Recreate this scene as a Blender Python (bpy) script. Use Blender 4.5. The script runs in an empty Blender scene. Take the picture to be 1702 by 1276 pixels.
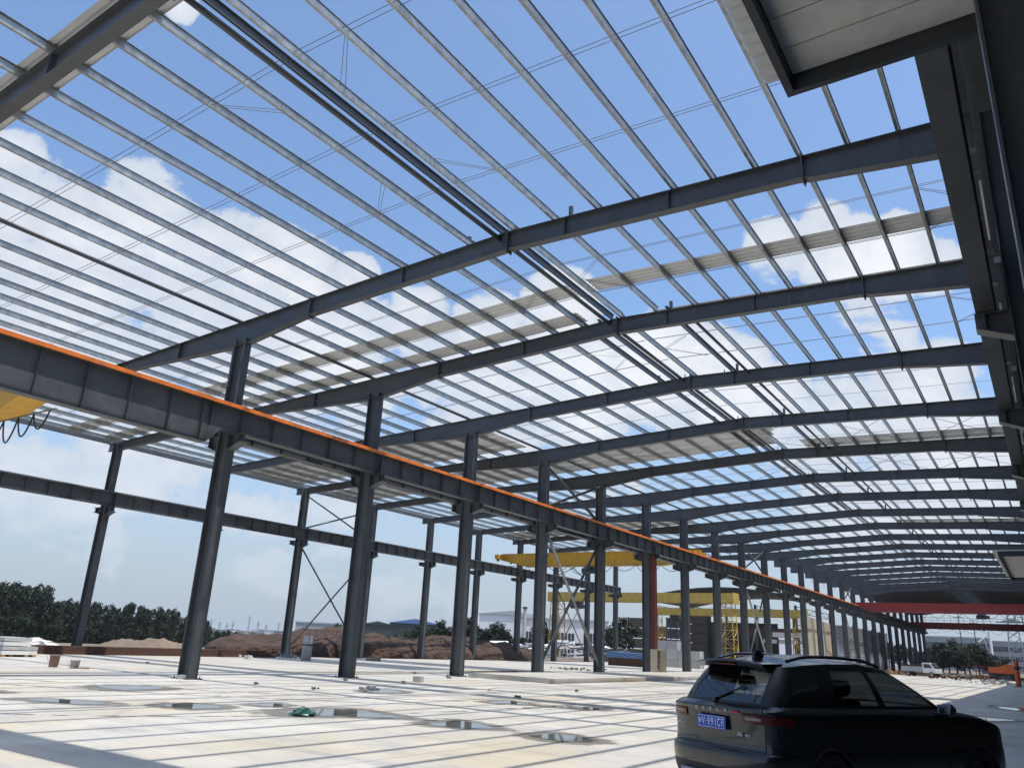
import bpy, math, random
import numpy as np
from mathutils import Matrix, Vector
random.seed(7)
RNG = np.random.default_rng(11)
scene = bpy.context.scene

# ------------------------------------------------------------------ camera
CAM_H = 1.65
YAW, PITCH, ROLL, FPX = 0.6011, 0.3211, 0.0496, 1292.13
W_, H_ = 1702.0, 1276.0
cy, sy, cp, sp = math.cos(YAW), math.sin(YAW), math.cos(PITCH), math.sin(PITCH)
fwd = Vector((-sy*cp, cy*cp, sp)); rgt = Vector((cy, sy, 0)); upv = rgt.cross(fwd)
r2 = rgt*math.cos(ROLL) + upv*math.sin(ROLL)
u2 = -rgt*math.sin(ROLL) + upv*math.cos(ROLL)
cam_data = bpy.data.cameras.new('camera')
cam = bpy.data.objects.new('camera', cam_data)
scene.collection.objects.link(cam)
M = Matrix.Identity(4)
for i in range(3):
    M[i][0], M[i][1], M[i][2] = r2[i], u2[i], -fwd[i]
M[2][3] = CAM_H
cam.matrix_world = M
cam_data.sensor_width = 36.0
cam_data.lens = FPX/W_*36.0
cam_data.clip_start = 0.05
cam_data.clip_end = 20000
scene.camera = cam

def ray(px, py):
    d = fwd + r2*((px-W_/2)/FPX) + u2*((H_/2-py)/FPX)
    return d.normalized()
def on_z(px, py, z=0.0):
    d = ray(px, py); t = (z-CAM_H)/d.z
    return Vector((d.x*t, d.y*t, z))
def on_y(px, py, Y):
    d = ray(px, py); t = Y/d.y
    return Vector((d.x*t, Y, CAM_H+d.z*t))
def at_dist(px, py, dist):
    """point on the pixel's bearing at a horizontal distance"""
    d = ray(px, py); hd = math.hypot(d.x, d.y); t = dist/hd
    return Vector((d.x*t, d.y*t, CAM_H+d.z*t))

# ------------------------------------------------------------------ sun, sky, exposure
SUN_DIR = Vector((0.305, -0.016, 1.0)).normalized()      # towards the sun
SUN_EL = math.asin(SUN_DIR.z)
SUN_AZ = math.atan2(SUN_DIR.x, SUN_DIR.y)               # from +Y clockwise
sun_data = bpy.data.lights.new('sun', 'SUN')
sun_data.energy = 3.4
sun_data.angle = math.radians(0.53)
sun_data.color = (1.0, 0.95, 0.87)
sun = bpy.data.objects.new('sun', sun_data)
scene.collection.objects.link(sun)
sun.rotation_euler = SUN_DIR.to_track_quat('Z', 'Y').to_euler()
sun.location = (20, 0, 60)

world = bpy.data.worlds.new('World')
scene.world = world
world.use_nodes = True
wn, wl = world.node_tree.nodes, world.node_tree.links
wn.clear()
def N(t, **kw):
    n = wn.new(t)
    for k, v in kw.items(): setattr(n, k, v)
    return n
w_out = N('ShaderNodeOutputWorld'); w_bg = N('ShaderNodeBackground')
wl.new(w_bg.outputs[0], w_out.inputs[0])
sky = N('ShaderNodeTexSky', sky_type='NISHITA')
sky.sun_disc = False
sky.sun_elevation = SUN_EL
sky.sun_rotation = SUN_AZ
sky.air_density = 1.0; sky.dust_density = 1.6; sky.ozone_density = 1.6
w_bg.inputs['Strength'].default_value = 0.15
tc = N('ShaderNodeTexCoord')
def wmath(op, a, b=None, clamp=False):
    n = N('ShaderNodeMath', operation=op); n.use_clamp = clamp
    for i, v in enumerate((a, b)):
        if v is None: continue
        if isinstance(v, (int, float)): n.inputs[i].default_value = v
        else: wl.new(v, n.inputs[i])
    return n.outputs[0]
def wrange(v, a, b, c=0.0, d=1.0, smooth=True):
    n = N('ShaderNodeMapRange'); n.interpolation_type = 'SMOOTHSTEP' if smooth else 'LINEAR'
    wl.new(v, n.inputs[0])
    for i, x in enumerate((a, b, c, d)): n.inputs[i+1].default_value = x
    return n.outputs[0]
sep = N('ShaderNodeSeparateXYZ'); wl.new(tc.outputs['Generated'], sep.inputs[0])
zz = wmath('MAXIMUM', sep.outputs[2], 0.0)
den = wmath('ADD', zz, 0.16)
comb = N('ShaderNodeCombineXYZ')
wl.new(wmath('DIVIDE', sep.outputs[0], den), comb.inputs[0])
wl.new(wmath('DIVIDE', sep.outputs[1], den), comb.inputs[1])
def wnoise(scale, detail, rough, dist=0.0, off=(0, 0, 0)):
    n = N('ShaderNodeTexNoise'); n.inputs['Scale'].default_value = scale
    n.inputs['Detail'].default_value = detail; n.inputs['Roughness'].default_value = rough
    n.inputs['Distortion'].default_value = dist
    mp = N('ShaderNodeMapping'); mp.inputs['Location'].default_value = off
    mp.inputs['Scale'].default_value = (1, 1, 1.5)
    wl.new(tc.outputs['Generated'], mp.inputs[0]); wl.new(mp.outputs[0], n.inputs['Vector'])
    return n.outputs[0]
n_big = wnoise(1.6, 3, 0.5, 0.2, (3.1, 1.7, 0))
n_det = wnoise(5.5, 10, 0.58, 0.25, (0.4, 5.2, 0))
n_fine = wnoise(22.0, 6, 0.6, 0.1, (2.0, 0.3, 0))
# cloud banks: direction (from picture), angular radius, weight
CLOUDS = [(20, 400, 8, .50), (120, 440, 8, .50), (250, 420, 7, .50), (330, 470, 8, .50), (450, 490, 7, .54), (20, 300, 4.5, .5), (90, 330, 4, .5), (470, 450, 4, .5), (230, 350, 5, .5), (60, 520, 9, .45), (250, 540, 8, .42), (590, 470, 3, .4),
          (560, 620, 9, .45), (420, 620, 8, .4), (720, 600, 6, .42), (820, 550, 5, .5), (930, 520, 5, .56), (700, 530, 4, .35), (960, 660, 8, .5), (1110, 625, 6.5, .62), (1190, 640, 6, .6), (1270, 680, 5, .5), (820, 720, 9, .42), (1000, 760, 8, .4),
          (1370, 375, 3, .58), (1300, 410, 4, .52), (1390, 420, 4.5, .58), (1480, 425, 4, .55), (1290, 360, 2.2, .35), (1550, 440, 3, .4), (1440, 510, 3.5, .25), (1560, 700, 7, .45), (1400, 790, 9, .45), (1600, 800, 8, .45),
          (130, 800, 9, .36), (300, 760, 8, .34), (480, 860, 9, .34), (700, 940, 9, .25), (1480, 575, 3, .28), (305, 12, 1.6, .4), (70, 700, 7, .3)]
acc = None
for px, py, rad, wt in CLOUDS:
    d = ray(px, py)
    dot = N('ShaderNodeVectorMath', operation='DOT_PRODUCT')
    wl.new(tc.outputs['Generated'], dot.inputs[0]); dot.inputs[1].default_value = d
    v = wrange(dot.outputs['Value'], math.cos(math.radians(rad)), 1.0, 0.0, wt)
    acc = v if acc is None else wmath('MAXIMUM', acc, v)
# elsewhere in the sky: the same broken cumulus from a broad noise, clear towards the top
elsewhere = wmath('MULTIPLY', wrange(n_big, 0.52, 0.72), wrange(sep.outputs[2], 0.62, 0.28))
fd = N('ShaderNodeVectorMath', operation='DOT_PRODUCT')
wl.new(tc.outputs['Generated'], fd.inputs[0]); fd.inputs[1].default_value = fwd
elsewhere = wmath('MULTIPLY', elsewhere, wrange(fd.outputs['Value'], 0.80, 0.62))
acc = wmath('MAXIMUM', acc, wmath('MULTIPLY', elsewhere, 0.6))
shape = wmath('ADD', acc, wmath('MULTIPLY', wmath('SUBTRACT', n_det, 0.5), 1.05))
shape = wmath('ADD', shape, wmath('MULTIPLY', wmath('SUBTRACT', n_fine, 0.5), 0.30))
cmask = wmath('MULTIPLY', wrange(shape, 0.27, 0.36), wrange(acc, 0.02, 0.16))
cshade = wrange(shape, 0.28, 0.72)
mixc = N('ShaderNodeMix', data_type='RGBA')
ccol = N('ShaderNodeMix', data_type='RGBA')
wl.new(cshade, ccol.inputs[0])
ccol.inputs[6].default_value = (3.15, 3.45, 3.95, 1)
ccol.inputs[7].default_value = (4.7, 4.75, 4.85, 1)
tint = N('ShaderNodeMix', data_type='RGBA', blend_type='MULTIPLY')
tint.inputs[0].default_value = 1.0
wl.new(sky.outputs[0], tint.inputs[6]); tint.inputs[7].default_value = (0.88, 0.985, 1.06, 1)
# pale haze low in the sky
hz = N('ShaderNodeMix', data_type='RGBA')
wl.new(wrange(sep.outputs[2], 0.36, 0.0, 0.0, 0.85), hz.inputs[0])
wl.new(tint.outputs[2], hz.inputs[6]); hz.inputs[7].default_value = (2.25, 2.62, 3.12, 1)
wl.new(wmath('MULTIPLY', cmask, wrange(sep.outputs[2], -0.02, 0.22, 0.25, 0.94)), mixc.inputs[0])
wl.new(hz.outputs[2], mixc.inputs[6]); wl.new(ccol.outputs[2], mixc.inputs[7])
wl.new(mixc.outputs[2], w_bg.inputs['Color'])

scene.render.engine = 'CYCLES'
scene.view_settings.view_transform = 'Standard'
scene.view_settings.look = 'None'
scene.view_settings.gamma = 1.0
scene.view_settings.exposure = 0.48
scene.view_settings.use_curve_mapping = False
scene.cycles.use_denoising = True
try:
    scene.cycles.denoiser = 'OPENIMAGEDENOISE'
except Exception:
    pass
scene.cycles.max_bounces = 8
scene.cycles.transparent_max_bounces = 16

# ------------------------------------------------------------------ helpers
COL = scene.collection
class MB:
    def __init__(s): s.v = []; s.f = []
    def add(s, vs, fs):
        o = len(s.v); s.v += [tuple(p) for p in vs]; s.f += [tuple(i+o for i in f) for f in fs]
        return s
    def box(s, x0, x1, y0, y1, z0, z1):
        if x0 > x1: x0, x1 = x1, x0
        if y0 > y1: y0, y1 = y1, y0
        if z0 > z1: z0, z1 = z1, z0
        return s.add([(x0,y0,z0),(x1,y0,z0),(x1,y1,z0),(x0,y1,z0),(x0,y0,z1),(x1,y0,z1),(x1,y1,z1),(x0,y1,z1)],
                     [(0,3,2,1),(4,5,6,7),(0,1,5,4),(1,2,6,5),(2,3,7,6),(3,0,4,7)])
    def prism(s, poly, axis, a, b):
        """extrude a polygon along an axis from a to b; poly in the two other axes (xz for y, yz for x, xy for z)"""
        n = len(poly); vs = []
        for t in (a, b):
            for p, q in poly:
                vs.append({'x': (t, p, q), 'y': (p, t, q), 'z': (p, q, t)}[axis])
        fs = [tuple(range(n)), tuple(range(2*n-1, n-1, -1))]
        for i in range(n):
            j = (i+1) % n; fs.append((i, i+n, j+n, j))
        return s.add(vs, fs)
    def tube(s, p0, p1, r, n=6, r1=None, caps=True):
        p0, p1 = Vector(p0), Vector(p1); d = (p1-p0).normalized()
        a = d.cross(Vector((0, 0, 1)));  a = a if a.length > 1e-4 else Vector((1, 0, 0))
        a.normalize(); b = d.cross(a); r1 = r if r1 is None else r1
        vs = []
        for p, rr in ((p0, r), (p1, r1)):
            for k in range(n):
                t = 2*math.pi*k/n; vs.append(p + a*(math.cos(t)*rr) + b*(math.sin(t)*rr))
        fs = [(k, (k+1) % n, n+(k+1) % n, n+k) for k in range(n)]
        if caps: fs += [tuple(range(n-1, -1, -1)), tuple(range(n, 2*n))]
        return s.add(vs, fs)
    def path(s, pts, r, n=6):
        for a, b in zip(pts[:-1], pts[1:]): s.tube(a, b, r, n)
        return s
    def lathe(s, prof, n=16, c=(0, 0, 0)):
        vs = []; m = len(prof)
        for k in range(n):
            t = 2*math.pi*k/n
            for r, z in prof: vs.append((c[0]+r*math.cos(t), c[1]+r*math.sin(t), c[2]+z))
        fs = []
        for k in range(n):
            k2 = (k+1) % n
            for i in range(m-1): fs.append((k*m+i, k2*m+i, k2*m+i+1, k*m+i+1))
        return s.add(vs, fs)
    def mesh(s, name, mat=None, smooth=False):
        me = bpy.data.meshes.new(name); me.from_pydata(s.v, [], s.f)
        if mat: me.materials.append(mat)
        if smooth: me.polygons.foreach_set('use_smooth', [True]*len(me.polygons))
        me.update(); return me
    def build(s, name, mat, parent=None, loc=None, rz=0, smooth=False):
        return link(name, s.mesh(name, mat, smooth), parent, loc, rz)
def link(name, me, parent=None, loc=None, rz=0):
    o = bpy.data.objects.new(name, me); COL.objects.link(o)
    if parent: o.parent = parent
    if loc is not None: o.location = loc
    if rz: o.rotation_euler.z = rz
    return o
def tag(o, label, cat, group=None):
    o['label'] = label; o['category'] = cat
    if group: o['group'] = group
    return o
def thing(name, loc, label, cat, group=None, rz=0):
    return tag(link(name, None, None, loc, rz), label, cat, group)
def structure(o): o['kind'] = 'structure'; return o
def stuff(o): o['kind'] = 'stuff'; return o
def copy_tree(o, parent=None):
    c = o.copy(); COL.objects.link(c); c.parent = parent
    for ch in o.children: copy_tree(ch, c)
    return c
ORD = ['zeroth','first','second','third','fourth','fifth','sixth','seventh','eighth','ninth','tenth','eleventh','twelfth','thirteenth','fourteenth',
       'fifteenth','sixteenth','seventeenth','eighteenth','nineteenth','twentieth','twenty-first','twenty-second','twenty-third','twenty-fourth',
       'twenty-fifth','twenty-sixth','twenty-seventh','twenty-eighth','twenty-ninth','thirtieth','thirty-first','thirty-second','thirty-third','thirty-fourth','thirty-fifth']

# ------------------------------------------------------------------ materials
def mat_base(name, col, rough=0.5, metal=0.0, var=0.0, vscale=3.0, bump=0.0, bscale=20.0, spec=0.5, rand=0.0, col2=None, stretch=None, detail=5, rvar=0.0, bdist=.05):
    m = bpy.data.materials.new(name); m.use_nodes = True
    nt = m.node_tree; b = nt.nodes['Principled BSDF']
    b.inputs['Base Color'].default_value = (*col, 1); b.inputs['Roughness'].default_value = rough
    b.inputs['Metallic'].default_value = metal; b.inputs['Specular IOR Level'].default_value = spec
    tcn = nt.nodes.new('ShaderNodeTexCoord'); vec = tcn.outputs['Object']
    oi = nt.nodes.new('ShaderNodeObjectInfo')
    ad = nt.nodes.new('ShaderNodeVectorMath'); ad.operation = 'MULTIPLY_ADD'
    sc = nt.nodes.new('ShaderNodeVectorMath'); sc.operation = 'SCALE'; sc.inputs[0].default_value = (37, 53, 19)
    nt.links.new(oi.outputs['Random'], sc.inputs['Scale'])
    nt.links.new(vec, ad.inputs[0]); ad.inputs[1].default_value = stretch or (1, 1, 1); nt.links.new(sc.outputs[0], ad.inputs[2])
    vec = ad.outputs[0]
    if var or col2 or rvar:
        n = nt.nodes.new('ShaderNodeTexNoise'); n.inputs['Scale'].default_value = vscale; n.inputs['Detail'].default_value = detail
        n.inputs['Roughness'].default_value = 0.6
        nt.links.new(vec, n.inputs['Vector'])
        mr = nt.nodes.new('ShaderNodeMapRange'); mr.inputs[1].default_value = 0.3; mr.inputs[2].default_value = 0.7
        nt.links.new(n.outputs[0], mr.inputs[0])
        mx = nt.nodes.new('ShaderNodeMix'); mx.data_type = 'RGBA'
        nt.links.new(mr.outputs[0], mx.inputs[0])
        c2 = col2 or tuple(min(1, c*(1+var)) for c in col); c1 = col if col2 else tuple(c*(1-var) for c in col)
        mx.inputs[6].default_value = (*c1, 1); mx.inputs[7].default_value = (*c2, 1)
        last = mx.outputs[2]
        if rand:
            mr2 = nt.nodes.new('ShaderNodeMapRange'); nt.links.new(oi.outputs['Random'], mr2.inputs[0])
            mr2.inputs[3].default_value = 1-rand; mr2.inputs[4].default_value = 1+rand
            vm = nt.nodes.new('ShaderNodeVectorMath'); vm.operation = 'SCALE'
            nt.links.new(last, vm.inputs[0]); nt.links.new(mr2.outputs[0], vm.inputs['Scale']); last = vm.outputs[0]
        nt.links.new(last, b.inputs['Base Color'])
        if rvar:
            mr3 = nt.nodes.new('ShaderNodeMapRange'); nt.links.new(mr.outputs[0], mr3.inputs[0])
            mr3.inputs[3].default_value = rough-rvar; mr3.inputs[4].default_value = rough+rvar
            nt.links.new(mr3.outputs[0], b.inputs['Roughness'])
    if bump:
        n2 = nt.nodes.new('ShaderNodeTexNoise'); n2.inputs['Scale'].default_value = bscale; n2.inputs['Detail'].default_value = 6
        nt.links.new(vec, n2.inputs['Vector'])
        bp = nt.nodes.new('ShaderNodeBump'); bp.inputs['Strength'].default_value = bump; bp.inputs['Distance'].default_value = bdist
        nt.links.new(n2.outputs[0], bp.inputs['Height']); nt.links.new(bp.outputs[0], b.inputs['Normal'])
    return m
MAT = {}
MAT['steel'] = mat_base('grey_paint_steel', (.070, .077, .084), .42, var=.22, vscale=1.1, rand=.12, detail=8, rvar=.08)
MAT['steel_dark'] = mat_base('dark_paint_steel', (.035, .042, .050), .5, var=.25, vscale=1.5)
MAT['galv'] = mat_base('galvanized_steel', (.345, .36, .355), .40, metal=.55, var=.30, vscale=4, rand=.12, rvar=.10)
MAT['sheet'] = mat_base('roof_sheet', (.64, .65, .65), .4, var=.06, vscale=2, rand=.05)
MAT['sheet_clear'] = mat_base('roof_sheet_pale', (.72, .75, .78), .4, var=.05, vscale=2)
MAT['rod'] = mat_base('rod_steel', (.20, .21, .22), .45, metal=.5)
MAT['orange'] = mat_base('orange_conductor', (.80, .20, .03), .5, var=.18, vscale=2.5)
MAT['yellow'] = mat_base('crane_yellow', (.60, .32, .015), .5, var=.12, vscale=2)
MAT['yellow2'] = mat_base('gantry_yellow', (.50, .34, .06), .6, var=.15, vscale=1.5)
MAT['red'] = mat_base('crane_red', (.30, .028, .025), .45, var=.15, vscale=2)
MAT['black'] = mat_base('black_rubber', (.012, .012, .013), .6)
MAT['rust'] = mat_base('rusty_steel', (.045, .023, .016), .85, col2=(.105, .050, .032), vscale=6, bump=.2)
MAT['dirt'] = mat_base('dirt', (.12, .090, .066), .95, col2=(.24, .185, .14), vscale=.25, bump=.4, bscale=2.5)
MAT['soil'] = mat_base('mound_soil', (.034, .021, .015), .95, col2=(.100, .061, .043), vscale=.9, bump=1.0, bscale=2.2, detail=10, bdist=.5)
MAT['white'] = mat_base('white_paint', (.72, .73, .73), .5, var=.06, vscale=1)
MAT['glass_dark'] = mat_base('dark_window', (.05, .06, .07), .12)
MAT['bluesheet'] = mat_base('blue_sheet', (.08, .17, .36), .5, var=.1)
MAT['greysheet'] = mat_base('grey_cladding', (.36, .38, .40), .5, var=.08)
MAT['beige'] = mat_base('beige_panel', (.46, .40, .31), .7, var=.1, vscale=1.2, rand=.06)
MAT['wood'] = mat_base('timber', (.32, .20, .10), .8, var=.25, vscale=3)
MAT['block'] = mat_base('concrete_block', (.42, .43, .43), .85, var=.12, vscale=3, rand=.1)

def weather(m, col, amount, scale=(9, 9, 2.2), lo=.56, hi=.66):
    """scuffs and dusty runs over a painted surface"""
    nt = m.node_tree; L = nt.links; b = nt.nodes['Principled BSDF']; inp = b.inputs['Base Color']
    src = inp.links[0].from_socket
    g = nt.nodes.new('ShaderNodeNewGeometry'); mp = nt.nodes.new('ShaderNodeMapping'); mp.inputs['Scale'].default_value = scale
    L.new(g.outputs['Position'], mp.inputs[0])
    n = nt.nodes.new('ShaderNodeTexNoise'); n.inputs['Scale'].default_value = .5; n.inputs['Detail'].default_value = 9; n.inputs['Roughness'].default_value = .68
    L.new(mp.outputs[0], n.inputs['Vector'])
    mr = nt.nodes.new('ShaderNodeMapRange'); mr.inputs[1].default_value = lo; mr.inputs[2].default_value = hi; mr.inputs[4].default_value = amount
    L.new(n.outputs[0], mr.inputs[0])
    mx = nt.nodes.new('ShaderNodeMix'); mx.data_type = 'RGBA'; L.new(mr.outputs[0], mx.inputs[0]); L.new(src, mx.inputs[6]); mx.inputs[7].default_value = (*col, 1)
    L.new(mx.outputs[2], inp)
weather(MAT['steel'], (.130, .128, .122), .4)
weather(MAT['steel'], (.090, .056, .040), .4, (3, 3, .9), .64, .72)
weather(MAT['yellow'], (.22, .15, .05), .7); weather(MAT['yellow2'], (.24, .19, .10), .7); weather(MAT['red'], (.10, .03, .025), .6); weather(MAT['orange'], (.42, .15, .06), .8, (6, 3, 6), .50, .62)
weather(MAT['galv'], (.52, .54, .53), .35, (14, 5, 14), .50, .66)

# slab concrete: pale, with trowel marks, yellowish and grey stains
def concrete_mat():
    m = bpy.data.materials.new('slab_concrete'); m.use_nodes = True
    nt = m.node_tree; L = nt.links; b = nt.nodes['Principled BSDF']
    geo = nt.nodes.new('ShaderNodeNewGeometry')
    def noise(scale, detail=5, rough=.6, st=(1, 1, 1)):
        mp = nt.nodes.new('ShaderNodeMapping'); mp.inputs['Scale'].default_value = st
        L.new(geo.outputs['Position'], mp.inputs[0])
        n = nt.nodes.new('ShaderNodeTexNoise'); n.inputs['Scale'].default_value = scale; n.inputs['Detail'].default_value = detail
        n.inputs['Roughness'].default_value = rough; L.new(mp.outputs[0], n.inputs['Vector']); return n.outputs[0]
    def rng(v, a, c, lo=0., hi=1.):
        n = nt.nodes.new('ShaderNodeMapRange'); n.interpolation_type = 'SMOOTHSTEP'; L.new(v, n.inputs[0])
        for i, x in enumerate((a, c, lo, hi)): n.inputs[i+1].default_value = x
        return n.outputs[0]
    def mix(fac, A, B, mode='MIX'):
        n = nt.nodes.new('ShaderNodeMix'); n.data_type = 'RGBA'; n.blend_type = mode; L.new(fac, n.inputs[0])
        for i, x in ((6, A), (7, B)):
            if isinstance(x, tuple): n.inputs[i].default_value = (*x, 1)
            else: L.new(x, n.inputs[i])
        return n.outputs[2]
    c = mix(rng(noise(.35, 6), .35, .65), (.475, .445, .390), (.555, .530, .480))
    c = mix(rng(noise(.22, 5, .6, (1.4, .7, 1)), .48, .66, 0, .85), c, (.50, .44, .32))       # yellowish curing stains
    c = mix(rng(noise(.8, 7, .65, (.5, 1.6, 1)), .50, .72, 0, .85), c, (.345, .345, .34))        # damp grey patches
    c = mix(rng(noise(2.6, 8, .7, (.35, 1.8, 1)), .52, .70, 0, .6), c, (.335, .325, .31))      # swirled trowel marks
    c = mix(rng(noise(14, 6, .7), .60, .70, 0, .55), c, (.24, .225, .20))                      # grit and specks
    L.new(c, b.inputs['Base Color'])
    L.new(rng(noise(.6, 6), .35, .7, .42, .8), b.inputs['Roughness'])
    bp = nt.nodes.new('ShaderNodeBump'); bp.inputs['Strength'].default_value = .12; bp.inputs['Distance'].default_value = .02
    L.new(noise(6, 8, .7), bp.inputs['Height']); L.new(bp.outputs[0], b.inputs['Normal'])
    return m
MAT['concrete'] = concrete_mat()

# ------------------------------------------------------------------ hall geometry (metres, from the photograph's perspective)
XA, XB, XC, XR = 0.45, -24.48, -45.49, -12.2
Y1, BAY = 17.26, 7.454
def YF(i):                       # frame i along the hall; the bay 0-1 is wider
    if i >= 1: return Y1 + (i-1)*BAY
    return 5.75 + i*BAY
NF = 26                          # last frame
LASTC = 11                       # last frame that reaches the outer column row
def zt(x):                       # top of the roof beams
    if x <= XR: return 12.95 + (x+24.8)*0.046
    return 13.53 - (x+12.2)*0.033
DEPTH = [(-46.6, .44), (-45.5, .48), (-31.5, .50), (-25.0, .97), (-24.0, .97), (-20.8, .63), (-12.2, .60), (-3.7, .60), (-3.3, .66), (0.15, .90)]
def zbot(x):
    for (a, d0), (b, d1) in zip(DEPTH[:-1], DEPTH[1:]):
        if a <= x <= b: return zt(x) - (d0 + (d1-d0)*(x-a)/(b-a))
    return zt(x)-.5
def frame_word(i): return 'frame over the deep girder start' if i == 0 else ORD[i]+' frame past the deep girder'

# ------------------------------------------------------------------ ground
def terrain_z(x, y):
    z = -0.16
    if x < -70: z -= min(9.0, (-70-x)*0.055)
    z += 0.25*math.sin(x*.07+1.3)*math.sin(y*.05) * (1 if (x < -49 or y > 235) else 0)
    return min(z, -0.14) if (x > -48 and y < 240) else z
def grid_terrain():
    xs = sorted(set(list(np.arange(-140, 61, 6.0)) + [-6000, -3500, -2000, -1200, -800, -500, -350, -250, -190, 100, 200, 400, 800, 1600, 3200]))
    ys = sorted(set(list(np.arange(-60, 301, 8.0)) + [-1500, -600, -200, 360, 450, 600, 900, 1400, 2200, 3500, 6000, 9000]))
    m = MB()
    for y in ys:
        for x in xs: m.v.append((x, y, terrain_z(x, y)))
    n = len(xs)
    for j in range(len(ys)-1):
        for i in range(n-1): m.f.append((j*n+i, j*n+i+1, (j+1)*n+i+1, (j+1)*n+i))
    return m
structure(grid_terrain().build('ground', MAT['dirt'], smooth=True))
# concrete floor: poured panels with narrow joints over a recessed bed
floor = structure(MB().box(-44.9, 31, -32, 108, -.10, -.035).build('concrete_floor', mat_base('joint_bed', (.17, .165, .155), .9)))
xs = [-44.9, -39.5, -34.5, -29.5, -24.48, -19.0, -13.6, -8.2, -2.8, 2.6, 12, 21.5, 31]
ys = [-32, -17, -9.2, -1.7] + [YF(i) for i in range(0, 13)] + [108]
for i in range(len(xs)-1):
    for j in range(len(ys)-1):
        g = .007
        MB().box(xs[i]+g, xs[i+1]-g, ys[j]+g, ys[j+1]-g, -.034, 0).build('slab_panel', MAT['concrete'], floor)
far = structure(MB().box(-27, 31, 108.02, 126, -.10, -.004).build('far_concrete_floor', MAT['concrete']))

# ------------------------------------------------------------------ columns
def h_section(m, cx, cy, z0, z1, dx=.60, dy=.36, tf=.022, tw=.014):
    m.box(cx-dx/2, cx-dx/2+tf, cy-dy/2, cy+dy/2, z0, z1)
    m.box(cx+dx/2-tf, cx+dx/2, cy-dy/2, cy+dy/2, z0, z1)
    m.box(cx-dx/2+tf, cx+dx/2-tf, cy-tw/2, cy+tw/2, z0, z1)
    return m
col_mesh = {}
def col_parts(key, height, dx, dy, corbels, stub):
    """corbels: list of (side, z top, reach)"""
    d = {}
    d['shaft'] = h_section(MB(), 0, 0, .03, height, dx, dy).mesh('shaft', MAT['steel'])
    b = MB().box(-dx/2-.12, dx/2+.12, -dy/2-.12, dy/2+.12, .001, .03)
    d['base_plate'] = b.mesh('base_plate', MAT['steel'])
    bo = MB()
    for sx in (-1, 1):
        for syy in (-1, 1): bo.tube((sx*(dx/2+.06), syy*(dy/2+.05), .03), (sx*(dx/2+.06), syy*(dy/2+.05), .10), .018, 6)
    d['anchor_bolts'] = bo.mesh('anchor_bolts', MAT['steel'])
    for k, (side, ztop, reach, dep) in enumerate(corbels):
        x0 = side*dx/2; x1 = side*(dx/2+reach)
        c = MB()
        c.prism([(x0, ztop-dep), (x1, ztop-dep*.55), (x1, ztop-.02), (x0, ztop-.02)], 'y', -.010, .010)
        c.box(x0, x1, -dy/2, dy/2, ztop-.02, ztop)
        c.prism([(x0, ztop-dep-.02), (x1, ztop-dep*.55-.02), (x1, ztop-dep*.55), (x0, ztop-dep)], 'y', -dy/2, dy/2)
        xs_ = side*(dx/2+reach*.72)
        c.box(xs_-.008, xs_+.008, -dy/2+.02, dy/2-.02, ztop-dep*.68, ztop-.02)
        d['corbel' if k == 0 else 'corbel_%d' % k] = c.mesh('corbel', MAT['steel'])
    if stub:
        s_ = MB()
        zc = zt(XC)
        s_.box(-dx/2-.75, -dx/2, -.11, .11, zc-.03, zc-.015); s_.box(-dx/2-.75, -dx/2, -.11, .11, zc-.46, zc-.445)
        s_.box(-dx/2-.75, -dx/2, -.006, .006, zc-.445, zc-.03)
        d['roof_stub'] = s_.mesh('roof_stub', MAT['steel'])
    return d
def add_column(parts, loc, label, group):
    root = thing('steel_column', loc, label, 'column', group)
    for nm, me in parts.items():
        o = link(nm.split('_1')[0].split('_2')[0], me, root)
        if nm == 'anchor_bolts': o['kind'] = 'stuff'
    return root
GB_TOP, GB_BOT = 9.36, 8.42
pB = col_parts('B', zbot(XB)+.25, .62, .36, [(1, GB_BOT-.02, .72, .55), (-1, GB_BOT-.02, .72, .55)], False)
for i in range(0, NF+1):
    add_column(pB, (XB, YF(i), 0), ('grey steel column at the start of the deep crane girder' if i == 0 else 'grey steel column under orange-railed girder, %s past the deep girder' % ORD[i]), 'columns under the orange-railed girder')
pC = col_parts('C', zt(XC)-.05, .55, .34, [(1, 8.10, .62, .50), (-1, 8.10, .75, .40)], True)
for i in range(1, LASTC+1):
    add_column(pC, (XC, YF(i), 0), 'grey outer steel column beside the dirt yard, %s past the deep girder' % ORD[i], 'outer columns along the dirt yard')
pA = col_parts('A', zbot(.1)+.9, .60, .36, [(-1, GB_BOT-.02, .62, .55)], False)
for i in range(-1, 15):
    add_column(pA, (XA, YF(i), 0), 'dark steel column against neighbouring clad wall, %s from the sheet awning' % ORD[i+2], 'columns along the dark clad wall')

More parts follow.
